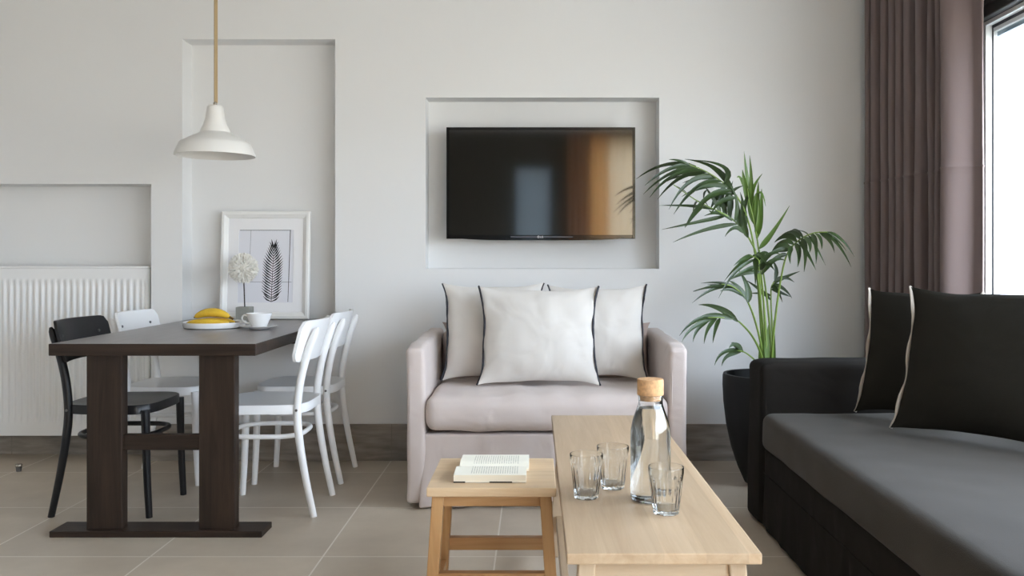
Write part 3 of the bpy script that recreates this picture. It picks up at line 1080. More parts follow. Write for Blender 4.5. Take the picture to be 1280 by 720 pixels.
for i in range(4):
    a, b = ringv[i], ringv[(i + 1) % 4]
    for k in range(len(prof)):
        j = (k + 1) % len(prof)
        bm.faces.new((a[k], a[j], b[j], b[k]))
obj('frame', bm, M['frame_white'], pf, angle=25)
obj('backing', box(-fr_w / 2 + 0.02, fr_w / 2 - 0.02, -0.004, 0.0, 0.02, fr_h - 0.02), M['frame_white'], pf, smooth=False)
# mat board with a window
px0, px1, pz0, pz1 = -0.148, 0.150, 0.090, 0.484
bm = bmesh.new()
m0, m1, m2, m3 = -fr_w / 2 + 0.036, fr_w / 2 - 0.036, 0.036, fr_h - 0.036
add_box(bm, m0, px0, -0.009, -0.0065, m2, m3); add_box(bm, px1, m1, -0.009, -0.0065, m2, m3)
add_box(bm, px0, px1, -0.009, -0.0065, m2, pz0); add_box(bm, px0, px1, -0.009, -0.0065, pz1, m3)
obj('mat_board', bm, M['mat_board'], pf, smooth=False)
obj('print', box(px0 - 0.01, px1 + 0.01, -0.0062, -0.0045, pz0 - 0.01, pz1 + 0.01), M['paper'], pf, smooth=False)
def cxz(cx_, cy_):            # crop pixels of the print -> frame plane
    return (cx_ - 321) * 0.000962, (665 - cy_) * 0.000962
bm = bmesh.new()
def ink_quad(bm, p, q, w0, w1, y=-0.0066):
    p, q = Vector(p), Vector(q)
    d = (q - p).normalized(); n = Vector((-d.y, d.x))
    vs = [p + n * w0, q + n * w1, q - n * w1, p - n * w0]
    top = [bm.verts.new((v.x, y, v.y)) for v in vs]
    bot = [bm.verts.new((v.x, y + 0.0003, v.y)) for v in vs]
    bm.faces.new(top)
    for i in range(4):
        j = (i + 1) % 4
        bm.faces.new((top[i], top[j], bot[j], bot[i]))
ink_quad(bm, cxz(172, 163), cxz(461, 163), 0.0016, 0.0016)
ink_quad(bm, cxz(457, 163), cxz(450, 567), 0.0018, 0.0014)
# the leaf: stem and herringbone leaflets
lx = 360
ink_quad(bm, cxz(356, 568), cxz(366, 240), 0.0016, 0.0009)
for i in range(22):
    s = i / 21
    y_ = 566 - s * 304
    xs_ = 356 + 10 * s
    ln = 57 if s < 0.65 else 57 - (s - 0.65) / 0.35 * 42
    if s < 0.06: ln = 46
    rise = 31 + 17 * s
    for sd in (-1, 1):
        p, tip = cxz(xs_, y_ + 6), cxz(xs_ + sd * ln, y_ - rise)
        if y_ > 545: p = cxz(xs_, y_)
        midp = cxz(xs_ + sd * ln * 0.55, y_ - rise * 0.36)
        ink_quad(bm, p, midp, 0.0012, 0.0040); ink_quad(bm, midp, tip, 0.0040, 0.0004)
for a in (-26, -10, 6, 24):
    ink_quad(bm, cxz(366, 262), cxz(366 + a * 1.1, 216 + abs(a) * 0.5), 0.0018, 0.0003)
obj('leaf_drawing', bm, M['ink'], pf, smooth=False)
bm = bmesh.new()
ink_quad(bm, cxz(235, 155), cxz(228, 455), 0.0008, 0.0008, -0.0065)
ink_quad(bm, cxz(225, 455), cxz(468, 456), 0.0010, 0.0010, -0.0065)
obj('drawn_lines', bm, M['greyink'], pf, smooth=False)

# fluffy ball ornament on a concrete block
ob = thing('ornament', 'fluffy white ball ornament on a rod in a grey concrete cube', 'ornament', (at(306, 400, 4.53).x, 4.53, ZT + 0.001))
obj('block', box(-0.036, 0.036, -0.036, 0.036, 0, 0.077, bevel=0.0025), M['concrete'], ob, smooth=False)
bm = bmesh.new(); add_tube(bm, [(0, 0, 0.07), (-0.003, 0, 0.16), (-0.008, 0, 0.28)], 0.0035, 10)
obj('rod', bm, M['rod'], ob)
bm = bmesh.new()
pc = Vector((-0.008, 0, 0.278))
bmesh.ops.create_icosphere(bm, subdivisions=3, radius=0.052, matrix=Matrix.Translation(pc) @ Matrix.Diagonal((1.0, 0.6, 1.0, 1)))
rnd = random.Random(5)
for i in range(900):
    z = 1 - 2 * (i + 0.5) / 900
    a = i * 2.399963
    d = Vector((math.sqrt(1 - z * z) * math.cos(a), math.sqrt(1 - z * z) * math.sin(a), z))
    d = (d + Vector((rnd.uniform(-.12, .12), rnd.uniform(-.12, .12), rnd.uniform(-.12, .12)))).normalized()
    e = Vector((d.x, d.y * 0.62, d.z))
    r0, r1 = 0.045, 0.083 * rnd.uniform(0.9, 1.02)
    p, q = pc + e * r0, pc + e * r1
    side = d.cross(Vector((rnd.uniform(-1, 1), rnd.uniform(-1, 1), rnd.uniform(-1, 1)))).normalized()
    s2 = d.cross(side)
    wv = 0.0050
    bse = [bm.verts.new(p + side * 0.0012), bm.verts.new(p - side * 0.0012)]
    mid = [bm.verts.new(p.lerp(q, 0.8) + side * wv), bm.verts.new(p.lerp(q, 0.8) - side * wv)]
    tip = bm.verts.new(q + s2 * 0.002)
    bm.faces.new((bse[0], bse[1], mid[1], mid[0])); bm.faces.new((mid[0], mid[1], tip))
obj('puff', bm, M['puff'], ob, smooth=False)

# plate with bananas
pd = 4.14
pc = at(268, 410, pd)
pl = thing('plate', 'round white rimmed plate under the bananas', 'plate', (pc.x, pd, ZT + 0.001))
obj('dish', add_lathe(bmesh.new(), [(0, 0), (0.130, 0), (0.138, 0.003), (0.146, 0.026), (0.1455, 0.028), (0.142, 0.028), (0.135, 0.009), (0, 0.008)], 72), M['china'], pl, angle=50)
def banana(x, y, z, rot, length, arc, label, flip=1, rad=0.0185, roll=0.0):
    t = thing('banana', label, 'banana', (x, y, z), rot, group='bananas on the plate')
    n = 22
    R = length / arc
    pts, rr = [], []
    for i in range(n + 1):
        s = i / n
        a = (s - 0.5) * arc
        pts.append(Matrix.Rotation(roll, 3, 'X') @ Vector((R * math.sin(a), 0, R * (math.cos(a) - math.cos(arc / 2)) * flip)))
        k = min(1.0, math.sin(PI * (0.06 + 0.88 * s)) ** 0.55 * 1.02)
        rr.append(rad * k if 0 < i < n else rad * 0.28)
    lo = min(p.z - r for p, r in zip(pts, rr))
    pts = [p - Vector((0, 0, lo)) for p in pts]
    bm = bmesh.new(); add_tube(bm, pts, rr, 10)
    obj('peel', bm, M['banana'], t, angle=80)
    e = pts[-1]; d = (pts[-1] - pts[-2]).normalized()
    bm = bmesh.new(); add_tube(bm, [e - d * 0.002, e + d * 0.010, e + d * 0.020], [rad * 0.30, rad * 0.24, rad * 0.26], 8)
    obj('stalk', bm, M['banana_tip'], t)
    e = pts[0]; d = (pts[0] - pts[1]).normalized()
    bm = bmesh.new(); add_tube(bm, [e - d * 0.002, e + d * 0.005], [rad * 0.27, rad * 0.15], 8)
    obj('tip', bm, M['banana_tip'], t)
    return t
zb = ZT + 0.0115
banana(pc.x - 0.005, pd - 0.062, zb, 0.04, 0.195, 0.5, 'banana at the front of the plate, lying flat', roll=1.2)
banana(pc.x + 0.005, pd - 0.004, zb, -0.08, 0.200, 0.6, 'banana lying flat behind the front one, under the arched banana', roll=1.25)
banana(pc.x + 0.002, pd - 0.033, zb + 0.033, 0.02, 0.170, 1.05, 'arched banana on top of the other two', rad=0.021)

# cup and saucer
cd = 4.05
cc = at(324, 411, cd)
sa = thing('saucer', 'white saucer under the coffee cup', 'saucer', (cc.x, cd, ZT + 0.001))
obj('dish', add_lathe(bmesh.new(), [(0, 0), (0.045, 0), (0.048, 0.003), (0.080, 0.012), (0.083, 0.0145), (0.081, 0.0155), (0.045, 0.007), (0, 0.006)], 56), M['china'], sa, angle=50)
cu = thing('coffee_cup', 'white coffee cup on its saucer beside the plate of bananas', 'cup', (cc.x, cd, ZT + 0.0085), 0.0)
obj('bowl', add_lathe(bmesh.new(), [(0, 0), (0.030, 0), (0.034, 0.003), (0.048, 0.034), (0.058, 0.064), (0.0585, 0.066), (0.0555, 0.066), (0.045, 0.034), (0.030, 0.006), (0, 0.005)], 56), M['china'], cu, angle=50)
bm = bmesh.new()
add_tube(bm, catmull([(-0.051, 0, 0.052), (-0.070, 0, 0.056), (-0.080, 0, 0.044), (-0.074, 0, 0.028), (-0.058, 0, 0.020), (-0.042, 0, 0.018)], 5), 0.0042, 10, flat=1.4)
obj('handle', bm, M['china'], cu)

# ------------------------------------------------------------------ pendant lamp
LD = 4.0
lp = at(269, 190, LD)
ln_ = thing('pendant_lamp', 'white metal pendant lamp on a beige cord above the dining table', 'lamp', (lp.x, LD, CEIL))
z0 = lp.z - CEIL
R = 0.178
prof_px = [(48.5, 194), (48.0, 191), (43, 179.5), (41.5, 177.5), (30, 171), (21, 167), (18, 164.5), (17.2, 161), (14.0, 155), (11.6, 147), (9.6, 132.5), (8.0, 131)]
prof = [(r * LD / F, (190 - y) * LD / F + z0 - 0.004) for r, y in prof_px]
outer = prof + [(0.0, prof[-1][1] + 0.002)]
inner = [(max(r - 0.0025, 0.0), z - 0.003) for r, z in prof]
inner[0] = (prof[0][0] - 0.002, prof[0][1])
inner = [(0.0, inner[-1][1])] + list(reversed(inner))
obj('shade', add_lathe(bmesh.new(), inner + outer, 64), M['lamp'], ln_, angle=35)
zc = outer[-1][1]
bm = bmesh.new()
add_tube(bm, [(0, 0, zc - 0.001), (0, 0, zc + 0.012), (0, 0, zc + 0.016)], [0.009, 0.009, 0.005], 12)
obj('cord_grip', bm, M['chrome'], ln_)
bm = bmesh.new()
add_tube(bm, [(0, 0, zc + 0.012), (0.0, 0, -0.018)], 0.0058, 10)
add_tube(bm, [(0.0085, 0, zc + 0.010), (0.0085, 0, -0.018)], 0.0030, 8)
obj('cord', bm, M['cord'], ln_)
obj('ceiling_rose', add_lathe(bmesh.new(), [(0, -0.03), (0.03, -0.03), (0.045, -0.02), (0.05, 0), (0, 0)], 32), M['lamp'], ln_)
bm = bmesh.new()
add_lathe(bm, [(0, z0 + 0.06), (0.018, z0 + 0.066), (0.029, z0 + 0.09), (0.022, z0 + 0.125), (0.014, z0 + 0.15), (0, z0 + 0.151)], 24)
obj('bulb', bm, M['china'], ln_)

# ------------------------------------------------------------------ television
TVD = 4.622
tv = thing('television', 'flat black television mounted in the wide wall recess', 'television', (at(676, 228, TVD).x, TVD, at(676, 298.5, TVD).z))
tw, th_ = 0.502, 0.593
bm = box(-tw, tw, 0.0, 0.045, 0.0, th_, bevel=0.004)
obj('housing', bm, M['tv_body'], tv, smooth=False)
obj('rear_cover', box(-0.40, 0.40, 0.045, 0.075, 0.08, 0.48, bevel=0.015), M['tv_body'], tv, smooth=False)
obj('wall_mount', box(-0.2, 0.2, 0.075, D + N_DEEP - TVD - 0.001, 0.16, 0.42), M['rod'], tv, smooth=False)
bm = bmesh.new()
bz = 0.014
add_box(bm, -tw, -tw + bz, -0.004, 0.001, 0.0, th_, bevel=0.0012, seg=1); add_box(bm, tw - bz, tw, -0.004, 0.001, 0.0, th_, bevel=0.0012, seg=1)
add_box(bm, -tw + bz, tw - bz, -0.004, 0.001, th_ - bz, th_, bevel=0.0012, seg=1); add_box(bm, -tw + bz, tw - bz, -0.004, 0.001, 0.0, 0.020, bevel=0.0012, seg=1)
obj('bezel', bm, M['tv_body'], tv, smooth=False)
obj('screen', box(-tw + bz, tw - bz, -0.0012, 0.0, 0.020, th_ - bz), M['tv_screen'], tv, smooth=False)
bm = bmesh.new()
n = 24
lip = []
for i in range(n + 1):
    u = -1 + 2 * i / n
    lip.append((0.42 * u, -0.008 * max(0, 1 - u ** 4)))
for i in range(n):
    (xa, za), (xb, zb_) = lip[i], lip[i + 1]
    vs = [bm.verts.new(p) for p in ((xa, -0.003, 0.001), (xb, -0.003, 0.001), (xb, -0.003, zb_), (xa, -0.003, za), (xa, 0.03, 0.001), (xb, 0.03, 0.001), (xb, 0.03, zb_), (xa, 0.03, za))]
    for f in ((0, 1, 2, 3), (7, 6, 5, 4), (3, 2, 6, 7), (0, 4, 5, 1)):
        bm.faces.new([vs[k] for k in f])
obj('lower_lip', bm, M['tv_body'], tv, smooth=False)
obj('front_strip', box(-0.16, 0.17, -0.0052, -0.0038, 0.0075, 0.0125), M['tv_grey'], tv, smooth=False)
# logo: ring and two letters
cu_ = bpy.data.curves.new('logo_text', 'FONT')
cu_.body = 'LG'; cu_.size = 0.014; cu_.extrude = 0.0004; cu_.align_x = 'LEFT'
tmp = bpy.data.objects.new('logo_text', cu_)
COL.objects.link(tmp)
bpy.context.view_layer.update()
me = bpy.data.meshes.new_from_object(tmp.evaluated_get(bpy.context.evaluated_depsgraph_get()))
bpy.data.objects.remove(tmp)
bm = bmesh.new()
bm.from_mesh(me)
bmesh.ops.transform(bm, matrix=Matrix.Translation((-0.004, -0.0056, 0.0050)) @ Matrix.Rotation(PI / 2, 4, 'X'), verts=bm.verts[:])
add_tube(bm, [(-0.0125 + 0.0050 * math.cos(2 * PI * k / 24), -0.0056, 0.0100 + 0.0050 * math.sin(2 * PI * k / 24)) for k in range(24)], 0.0008, 6, closed=True)
add_tube(bm, [(-0.0140, -0.0056, 0.0112), (-0.0140, -0.0050, 0.0112)], 0.0010, 8)
add_tube(bm, [(-0.0125, -0.0056, 0.0124), (-0.0125, -0.0056, 0.0080), (-0.0105, -0.0056, 0.0080)], 0.0005, 6)
obj('logo', bm, M['logo'], tv, smooth=False)

# ------------------------------------------------------------------ loveseat
LX, LY = 0.053, 3.725
ls = thing('loveseat', 'beige slipcovered loveseat with loose skirt against the back wall', 'loveseat', (LX, LY, 0))
def skirt_wave(amp, zf, axis='y', freq=9, seed=0):
    def f(p):
        k = max(0.0, min(1.0, (zf - p.z) / zf))
        w = noise.noise(Vector((p.x * freq, p.y * freq, p.z * 1.2 + seed))) + 0.4 * noise.noise(Vector((p.x * freq * 2.6, p.y * freq * 2.6, p.z * 2 + seed)))
        if axis == 'y':
            p.y += amp * k * w
        else:
            p.x += amp * k * w
        return p
    return f
def base_fold(p):
    p = skirt_wave(0.05, 0.34, 'y', 6, 2)(p)
    k = max(0.0, min(1.0, (0.34 - p.z) / 0.34))
    if p.y < 0.3:
        p.y -= 0.010 * k
        p.x *= 1 + 0.02 * k
        p.z += 0.012 * math.sin(p.x * 5 + 1) * k
        m = max(0.0, noise.noise(Vector((p.x * 2.3, 4.0, 0))) + 0.35)
        p.y -= 0.011 * m * (0.25 + 0.75 * k) * math.sin(p.x * 38 + 14 * (p.z - 0.2) * (1 if p.x > 0 else -1) + 2.5 * noise.noise(Vector((p.x * 4, p.z * 3, 1))))
    return p
obj('base', soft_box(-0.535, 0.535, 0.012, 0.80, 0.022, 0.322, 0.012, 0.022, wr=0.010, wscale=(7, 7, 3), seed=2, extra=base_fold), M['linen'], ls, angle=60)
def arm_shape(s):
    def f(p):
        # slight outward lean, pinched front edge, gathered cloth lower down
        k = max(0.0, min(1.0, (0.70 - p.z) / 0.70))
        p.x += s * (0.010 - 0.020 * k * (1 - k))
        if p.y < 0.12:
            w = noise.noise(Vector((p.x * 8, p.y * 3, p.z * 2.2 + s)))
            p.x += 0.010 * w * k
            p.y += 0.010 * noise.noise(Vector((p.x * 12, 1.0, p.z * 2.5 + s * 3)))
        t = max(0.0, (p.y - 0.05))
        p.z += 0.018 * t * (p.z / 0.7)
        if p.z > 0.66:
            p.z -= 0.012 * max(0, 1 - p.y / 0.10)
        return p
    return f
for s in (-1, 1):
    x0, x1 = (-0.595, -0.518) if s < 0 else (0.518, 0.595)
    ar = obj('armrest', soft_box(x0, x1, 0.0, 0.83, 0.022, 0.702, 0.020, 0.024, bulge=(0.006, 0, 0), wr=0.006, wscale=(5, 5, 5), seed=4 + s, extra=arm_shape(s)), M['linen'], ls, angle=60)
    for xe in ((x0 if s < 0 else x1) - s * 0.016, (x1 if s < 0 else x0) + s * 0.014):
        pts = []
        for i in range(26):
            z = 0.04 + (0.675 - 0.04) * i / 25
            p = arm_shape(s)(Vector((xe, 0.006, z)))
            p.y -= 0.002
            pts.append(p)
        bm = bmesh.new(); add_tube(bm, pts, 0.0035, 8)
        obj('seam', bm, M['linen'], ar)
def cushion_crease(p):
    if p.z > 0.40 and p.y < 0.40:
        k = (p.z - 0.40) / 0.09
        p.z += 0.0075 * k * math.sin(p.x * 34 + 2.2 * noise.noise(Vector((p.x * 3, p.y * 5, 0)))) * max(0, noise.noise(Vector((p.x * 4, p.y * 3, 5))) + 0.35)
    return p
obj('seat_cushion', soft_box(-0.522, 0.522, -0.020, 0.64, 0.338, 0.482, 0.045, 0.02, bulge=(0, 0.012, 0.016), wr=0.005, wscale=(6, 4, 6), seed=8, extra=cushion_crease), M['linen'], ls, angle=70)
obj('backrest', soft_box(-0.52, 0.52, 0.66, 0.83, 0.30, 0.715, 0.04, 0.03, wr=0.004, seed=9), M['linen'], ls, angle=60)
ML = lean_matrix(Vector((0.008, 0.575, 0.480)), 0.0, 0.16, 0.27)
bc = pillow('back_cushion', '', ML, 1.010, 0.27, 0.08, M['taupe'], None, seed=12, pinch=0.03, wr=0.005, parent=ls)

# loose cushions on the loveseat
g1 = 'cream cushions on the loveseat'
SZ = 0.516
pillow('cushion', 'cream cushion leaning at the armrest nearest the dining table, partly behind the middle cushion', lean_matrix(Vector((-0.196, 4.11, SZ)), 0.03, 0.20, 0.44),
       0.450, 0.44, 0.135, M['cream'], M['dark_trim'], g1, seed=3, trim_label='charcoal ribbon along the side edge', trim_name='ribbon')
pillow('cushion', 'cream cushion leaning at the armrest nearest the palm, partly behind the middle cushion', lean_matrix(Vector((0.300, 4.11, SZ)), -0.03, 0.20, 0.43),
       0.440, 0.43, 0.135, M['cream'], M['dark_trim'], g1, seed=5, trim_label='charcoal ribbon along the side edge', trim_name='ribbon')
pillow('cushion', 'cream cushion in the middle of the loveseat, in front of the others', lean_matrix(Vector((0.020, 3.935, SZ)), 0.0, 0.22, 0.43),
       0.52, 0.43, 0.14, M['cream'], M['dark_trim'], g1, seed=11, trim_label='charcoal ribbon along the side edge', trim_name='ribbon')

# ------------------------------------------------------------------ dark sofa
SX, SY = 0.90, 3.65
sf = thing('sofa', 'long charcoal sofa with pleated skirt under the window', 'sofa', (SX, SY, 0))
SLEN = 2.15
def sofa_skirt(p):
    if p.x < 0.3:
        k = max(0.0, min(1.0, (0.23 - p.z) / 0.23))
        w = math.sin(p.y * 46 + 3 * noise.noise(Vector((p.y * 3, 0, 0)))) * 0.5 + noise.noise(Vector((p.y * 14, 0.3, p.z)))
        p.x += -0.012 * k + 0.007 * k * w
        # inverted pleat
        for yp in (-1.12, -1.9):
            d = abs(p.y - yp)
            if d < 0.03:
                p.x += 0.03 * (1 - d / 0.03) * k
    return p
obj('skirt', soft_box(0.012, 0.80, -SLEN, -0.195, 0.012, 0.326, 0.015, 0.020, wr=0.003, wscale=(5, 9, 3), seed=3, extra=sofa_skirt), M['black_fab2'], sf, angle=60)
bm = bmesh.new(); add_tube(bm, [(0.010, -0.2 - (SLEN - 0.2) * i / 30, 0.226) for i in range(31)], 0.0028, 6)
obj('skirt_seam', bm, M['black_fab2'], sf)
obj('seat_cushion', soft_box(-0.002, 0.86, -SLEN + 0.005, -0.200, 0.318, 0.466, 0.038, 0.03, bulge=(0.010, 0, 0.010), wr=0.004, wscale=(4, 3, 4), seed=6), M['black_fab'], sf, angle=70)
bm = bmesh.new(); add_tube(bm, [(0.010, -0.23 - (SLEN - 0.28) * i / 30, 0.4435) for i in range(31)], 0.0022, 6)
obj('piping', bm, M['black_fab'], sf)
def sofa_arm(p):
    k = max(0.0, min(1.0, (0.66 - p.z) / 0.66))
    if p.x < 0.1:
        p.x += 0.010 * noise.noise(Vector((1.3, p.y * 8, p.z * 3))) - 0.006 * k
        if p.z > 0.63:
            p.z -= 0.008 * max(0, 1 - p.x / 0.05)
    p.y += 0.008 * k * noise.noise(Vector((p.x * 6, 0, p.z * 2)))
    return p
for y0, y1 in ((-0.195, 0.0), (-SLEN - 0.20, -SLEN)):
    ar = obj('armrest', soft_box(0.0, 0.96, y0, y1, 0.012, 0.660, 0.026, 0.028, bulge=(0, 0.006, 0.004), wr=0.004, wscale=(4, 4, 4), seed=int(10 - y0), extra=sofa_arm), M['black_fab2'], sf, angle=60)
    pts = [sofa_arm(Vector((0.004, y0 + 0.016, 0.03 + 0.60 * i / 20))) for i in range(21)]
    bm = bmesh.new(); add_tube(bm, pts, 0.0032, 6)
    obj('seam', bm, M['black_fab2'], ar)
obj('backrest', soft_box(0.85, 0.97, -SLEN, -0.19, 0.012, 0.68, 0.035, 0.04, wr=0.004, seed=7), M['black_fab2'], sf, angle=60)

g2 = 'dark cushions on the sofa'
def sofa_pillow(label, bl, br_dir, w, h, t, seed, lean=0.28):
    """bl: seat point under the visible corner; br_dir: direction of the lower edge away from it."""
    d = Vector((br_dir[0], br_dir[1], 0)).normalized()
    mid = bl + d * (w / 2)
    yaw = math.atan2(d.y, d.x)
    return pillow('cushion', label, lean_matrix(mid, yaw, lean, h), w, h, t, M['black_fab3'], M['pale_trim'], g2, seed=seed, pinch=0.05, wr=0.006, trim_r=0.0048,
                  trim_label='pale ribbon along the side edge', trim_name='ribbon', trims=(-1, 1))
sofa_pillow('large charcoal cushion on the sofa, in front of the other one', Vector((1.262, 3.035, 0.494)), (0.62, -0.78), 0.56, 0.486, 0.15, 21)
sofa_pillow('charcoal cushion near the far armrest of the sofa, partly behind another', Vector((1.262, 3.375, 0.495)), (0.62, -0.78), 0.40, 0.462, 0.12, 24, lean=0.22)

# ------------------------------------------------------------------ bench and stool
BX0, BX1, BY0, BY1, BZ = 0.0625, 0.4425, 1.687, 3.19, 0.50
bn = thing('bench', 'long pale oak bench holding the water bottle and glasses', 'bench', ((BX0 + BX1) / 2, BY0, 0))
hw = (BX1 - BX0) / 2; bl_ = BY1 - BY0
obj('tabletop', box(-hw, hw, 0, bl_, BZ - 0.022, BZ, bevel=0.0025), M['oak'], bn, smooth=False)
for sx in (-1, 1):
    for sy, yy in ((-1, 0.045), (1, bl_ - 0.045)):
        bm = bmesh.new()
        sheared_bar(bm, (sx * (hw - 0.042), yy, BZ - 0.022), (sx * (hw - 0.006), yy + sy * 0.0, 0.0), 0.034, 0.042)
        obj('leg', bm, M['oak_z'], bn, smooth=False)
for yy in (0.045, bl_ - 0.045):
    obj('end_rail', box(-hw + 0.055, hw - 0.055, yy - 0.012, yy + 0.012, BZ - 0.070, BZ - 0.022, bevel=0.002), M['oak_x'], bn, smooth=False)
    obj('stretcher', box(-hw + 0.040, hw - 0.040, yy - 0.011, yy + 0.011, 0.235, 0.285, bevel=0.002), M['oak_x'], bn, smooth=False)
for sx in (-1, 1):
    x = sx * (hw - 0.045)
    obj('side_rail', box(x - 0.011, x + 0.011, 0.066, bl_ - 0.066, BZ - 0.070, BZ - 0.022, bevel=0.002), M['oak'], bn, smooth=False)
    x = sx * (hw - 0.027)
    obj('stretcher', box(x - 0.011, x + 0.011, 0.066, bl_ - 0.066, 0.10, 0.15, bevel=0.002), M['oak'], bn, smooth=False)

STX0, STX1, STY0, STY1 = -0.270, 0.055, 2.172, 2.500
st = thing('stool', 'small honey oak stool with the open book on it', 'stool', ((STX0 + STX1) / 2, STY0, 0))
hw = (STX1 - STX0) / 2; sl = STY1 - STY0
obj('seat', box(-hw, hw, 0, sl, BZ - 0.023, BZ, bevel=0.0025), M['honey_top'], st, smooth=False)
tx, bx = hw - 0.027, hw + 0.003
def leg_x(z):
    return bx + (tx - bx) * z / (BZ - 0.023)
for sx in (-1, 1):
    for yy, dy in ((0.032, -0.018), (sl - 0.032, 0.018)):
        bm = bmesh.new()
        sheared_bar(bm, (sx * tx, yy, BZ - 0.023), (sx * bx, yy + dy, 0.0), 0.030, 0.038)
        obj('leg', bm, M['honey_z'], st, smooth=False)
for yy, s in ((0.032, -1), (sl - 0.032, 1)):
    obj('rail', box(-leg_x(0.46) + 0.013, leg_x(0.46) - 0.013, yy - 0.010, yy + 0.010, BZ - 0.052, BZ - 0.023, bevel=0.0015), M['honey_x'], st, smooth=False)
    obj('stretcher', box(-leg_x(0.27) + 0.013, leg_x(0.27) - 0.013, yy + s * 0.008 - 0.012, yy + s * 0.008 + 0.012, 0.247, 0.282, bevel=0.0015), M['honey_x'], st, smooth=False)
for sx in (-1, 1):
    x = sx * leg_x(0.455)
    obj('rail', box(x - 0.010, x + 0.010, 0.05, sl - 0.05, BZ - 0.058, BZ - 0.023, bevel=0.0015), M['honey_z'], st, smooth=False)
    x = sx * leg_x(0.205)
    obj('stretcher', box(x - 0.011, x + 0.011, 0.04, sl - 0.04, 0.19, 0.222, bevel=0.0015), M['honey_z'], st, smooth=False)

# ------------------------------------------------------------------ open book
bk_d = 2.335
bkc = Vector((at(615, 590, bk_d).x, bk_d, BZ + 0.0008))
bk = thing('open_book', 'open paperback with cream pages lying on the small stool', 'book', bkc, 0.0)
BL, PW = 0.186, 0.112           # along the spine, page width
# cover: two boards and spine, lying flat
bm = bmesh.new()
add_box(bm, -BL / 2, BL / 2, -PW - 0.002, PW + 0.002, 0.0, 0.0022)
obj('cover', bm, M['cover'], bk, smooth=False)
for a, b in ((-BL / 2 - 0.0003, -BL / 2 + 0.030), (-BL / 2 + 0.092, -BL / 2 + 0.150)):
    o = obj('cover_print', box(a, b, -PW - 0.0026, -PW + 0.004, -0.0003, 0.0026), M['cover_dark'], bk, smooth=False)
    o['label'] = 'dark printed patch on the cover edge'
def page_block(side, thick, shift):
    """One half of the opened text block: it rises from the gutter and falls to the fore edge."""
    bm = bmesh.new()
    n = 20
    prof = []
    for i in range(n + 1):
        s = i / n
        z = 0.0022 + thick * (0.25 + 0.75 * min(1, (s / 0.22)) ** 0.6) - 0.16 * thick * max(0, s - 0.3)
        prof.append((s * PW, z))
    verts = []
    for x in (-BL / 2 + shift, BL / 2 + shift):
        top = [bm.verts.new((x, side * y, z)) for y, z in prof]
        bot = [bm.verts.new((x, side * y, 0.0022)) for y, z in prof]
        verts.append((top, bot))
    (t0, b0), (t1, b1) = verts
    for i in range(n):
        bm.faces.new((t0[i], t0[i + 1], t1[i + 1], t1[i]))
        bm.faces.new((b0[i], b0[i + 1], b1[i + 1], b1[i]))
        for t, b in verts:
            bm.faces.new((t[i], t[i + 1], b[i + 1], b[i])).material_index = 1
    for i in (0, n):
        bm.faces.new((t0[i], t1[i], b1[i], b0[i])).material_index = 1
    return bm
obj('pages', page_block(-1, 0.019, 0.0), [M['page'], M['page_edge']], bk, angle=40)
obj('pages', page_block(1, 0.021, 0.006), [M['page'], M['page_edge']], bk, angle=40)

# ------------------------------------------------------------------ bottle and tumblers
bd = 2.064
bp_ = Vector((at(813, 626, bd).x, bd, BZ + 0.0008))
bt = thing('water_bottle', 'clear glass water carafe with cork stopper on the pale bench', 'bottle', bp_)
out = [(0.0, 0.0), (0.040, 0.0), (0.0455, 0.003), (0.0475, 0.010), (0.0475, 0.150), (0.0465, 0.168), (0.042, 0.190), (0.0345, 0.212), (0.0300, 0.225), (0.0290, 0.232), (0.0292, 0.246), (0.0305, 0.249)]
inn = [(0.0270, 0.249), (0.0262, 0.232), (0.0272, 0.225), (0.0315, 0.212), (0.039, 0.190), (0.0435, 0.168), (0.0445, 0.150), (0.0445, 0.013), (0.040, 0.007), (0.0, 0.0075)]
obj('body', add_lathe(bmesh.new(), out + inn, 64), M['glass'], bt, angle=60)
wat = [(0.0, 0.0073), (0.0401, 0.0068), (0.0447, 0.0129), (0.0447, 0.150), (0.0437, 0.168), (0.0392, 0.190), (0.0318, 0.2115), (0.0290, 0.2185), (0.0, 0.2185)]
obj('water', add_lathe(bmesh.new(), wat, 64), M['water'], bt, angle=60)
ck = [(0.0, 0.236), (0.0235, 0.236), (0.0255, 0.2495), (0.0308, 0.2496), (0.0312, 0.252), (0.0312, 0.284), (0.030, 0.287), (0.0, 0.288)]
obj('cork_stopper', add_lathe(bmesh.new(), ck, 40), M['cork'], bt, angle=40)

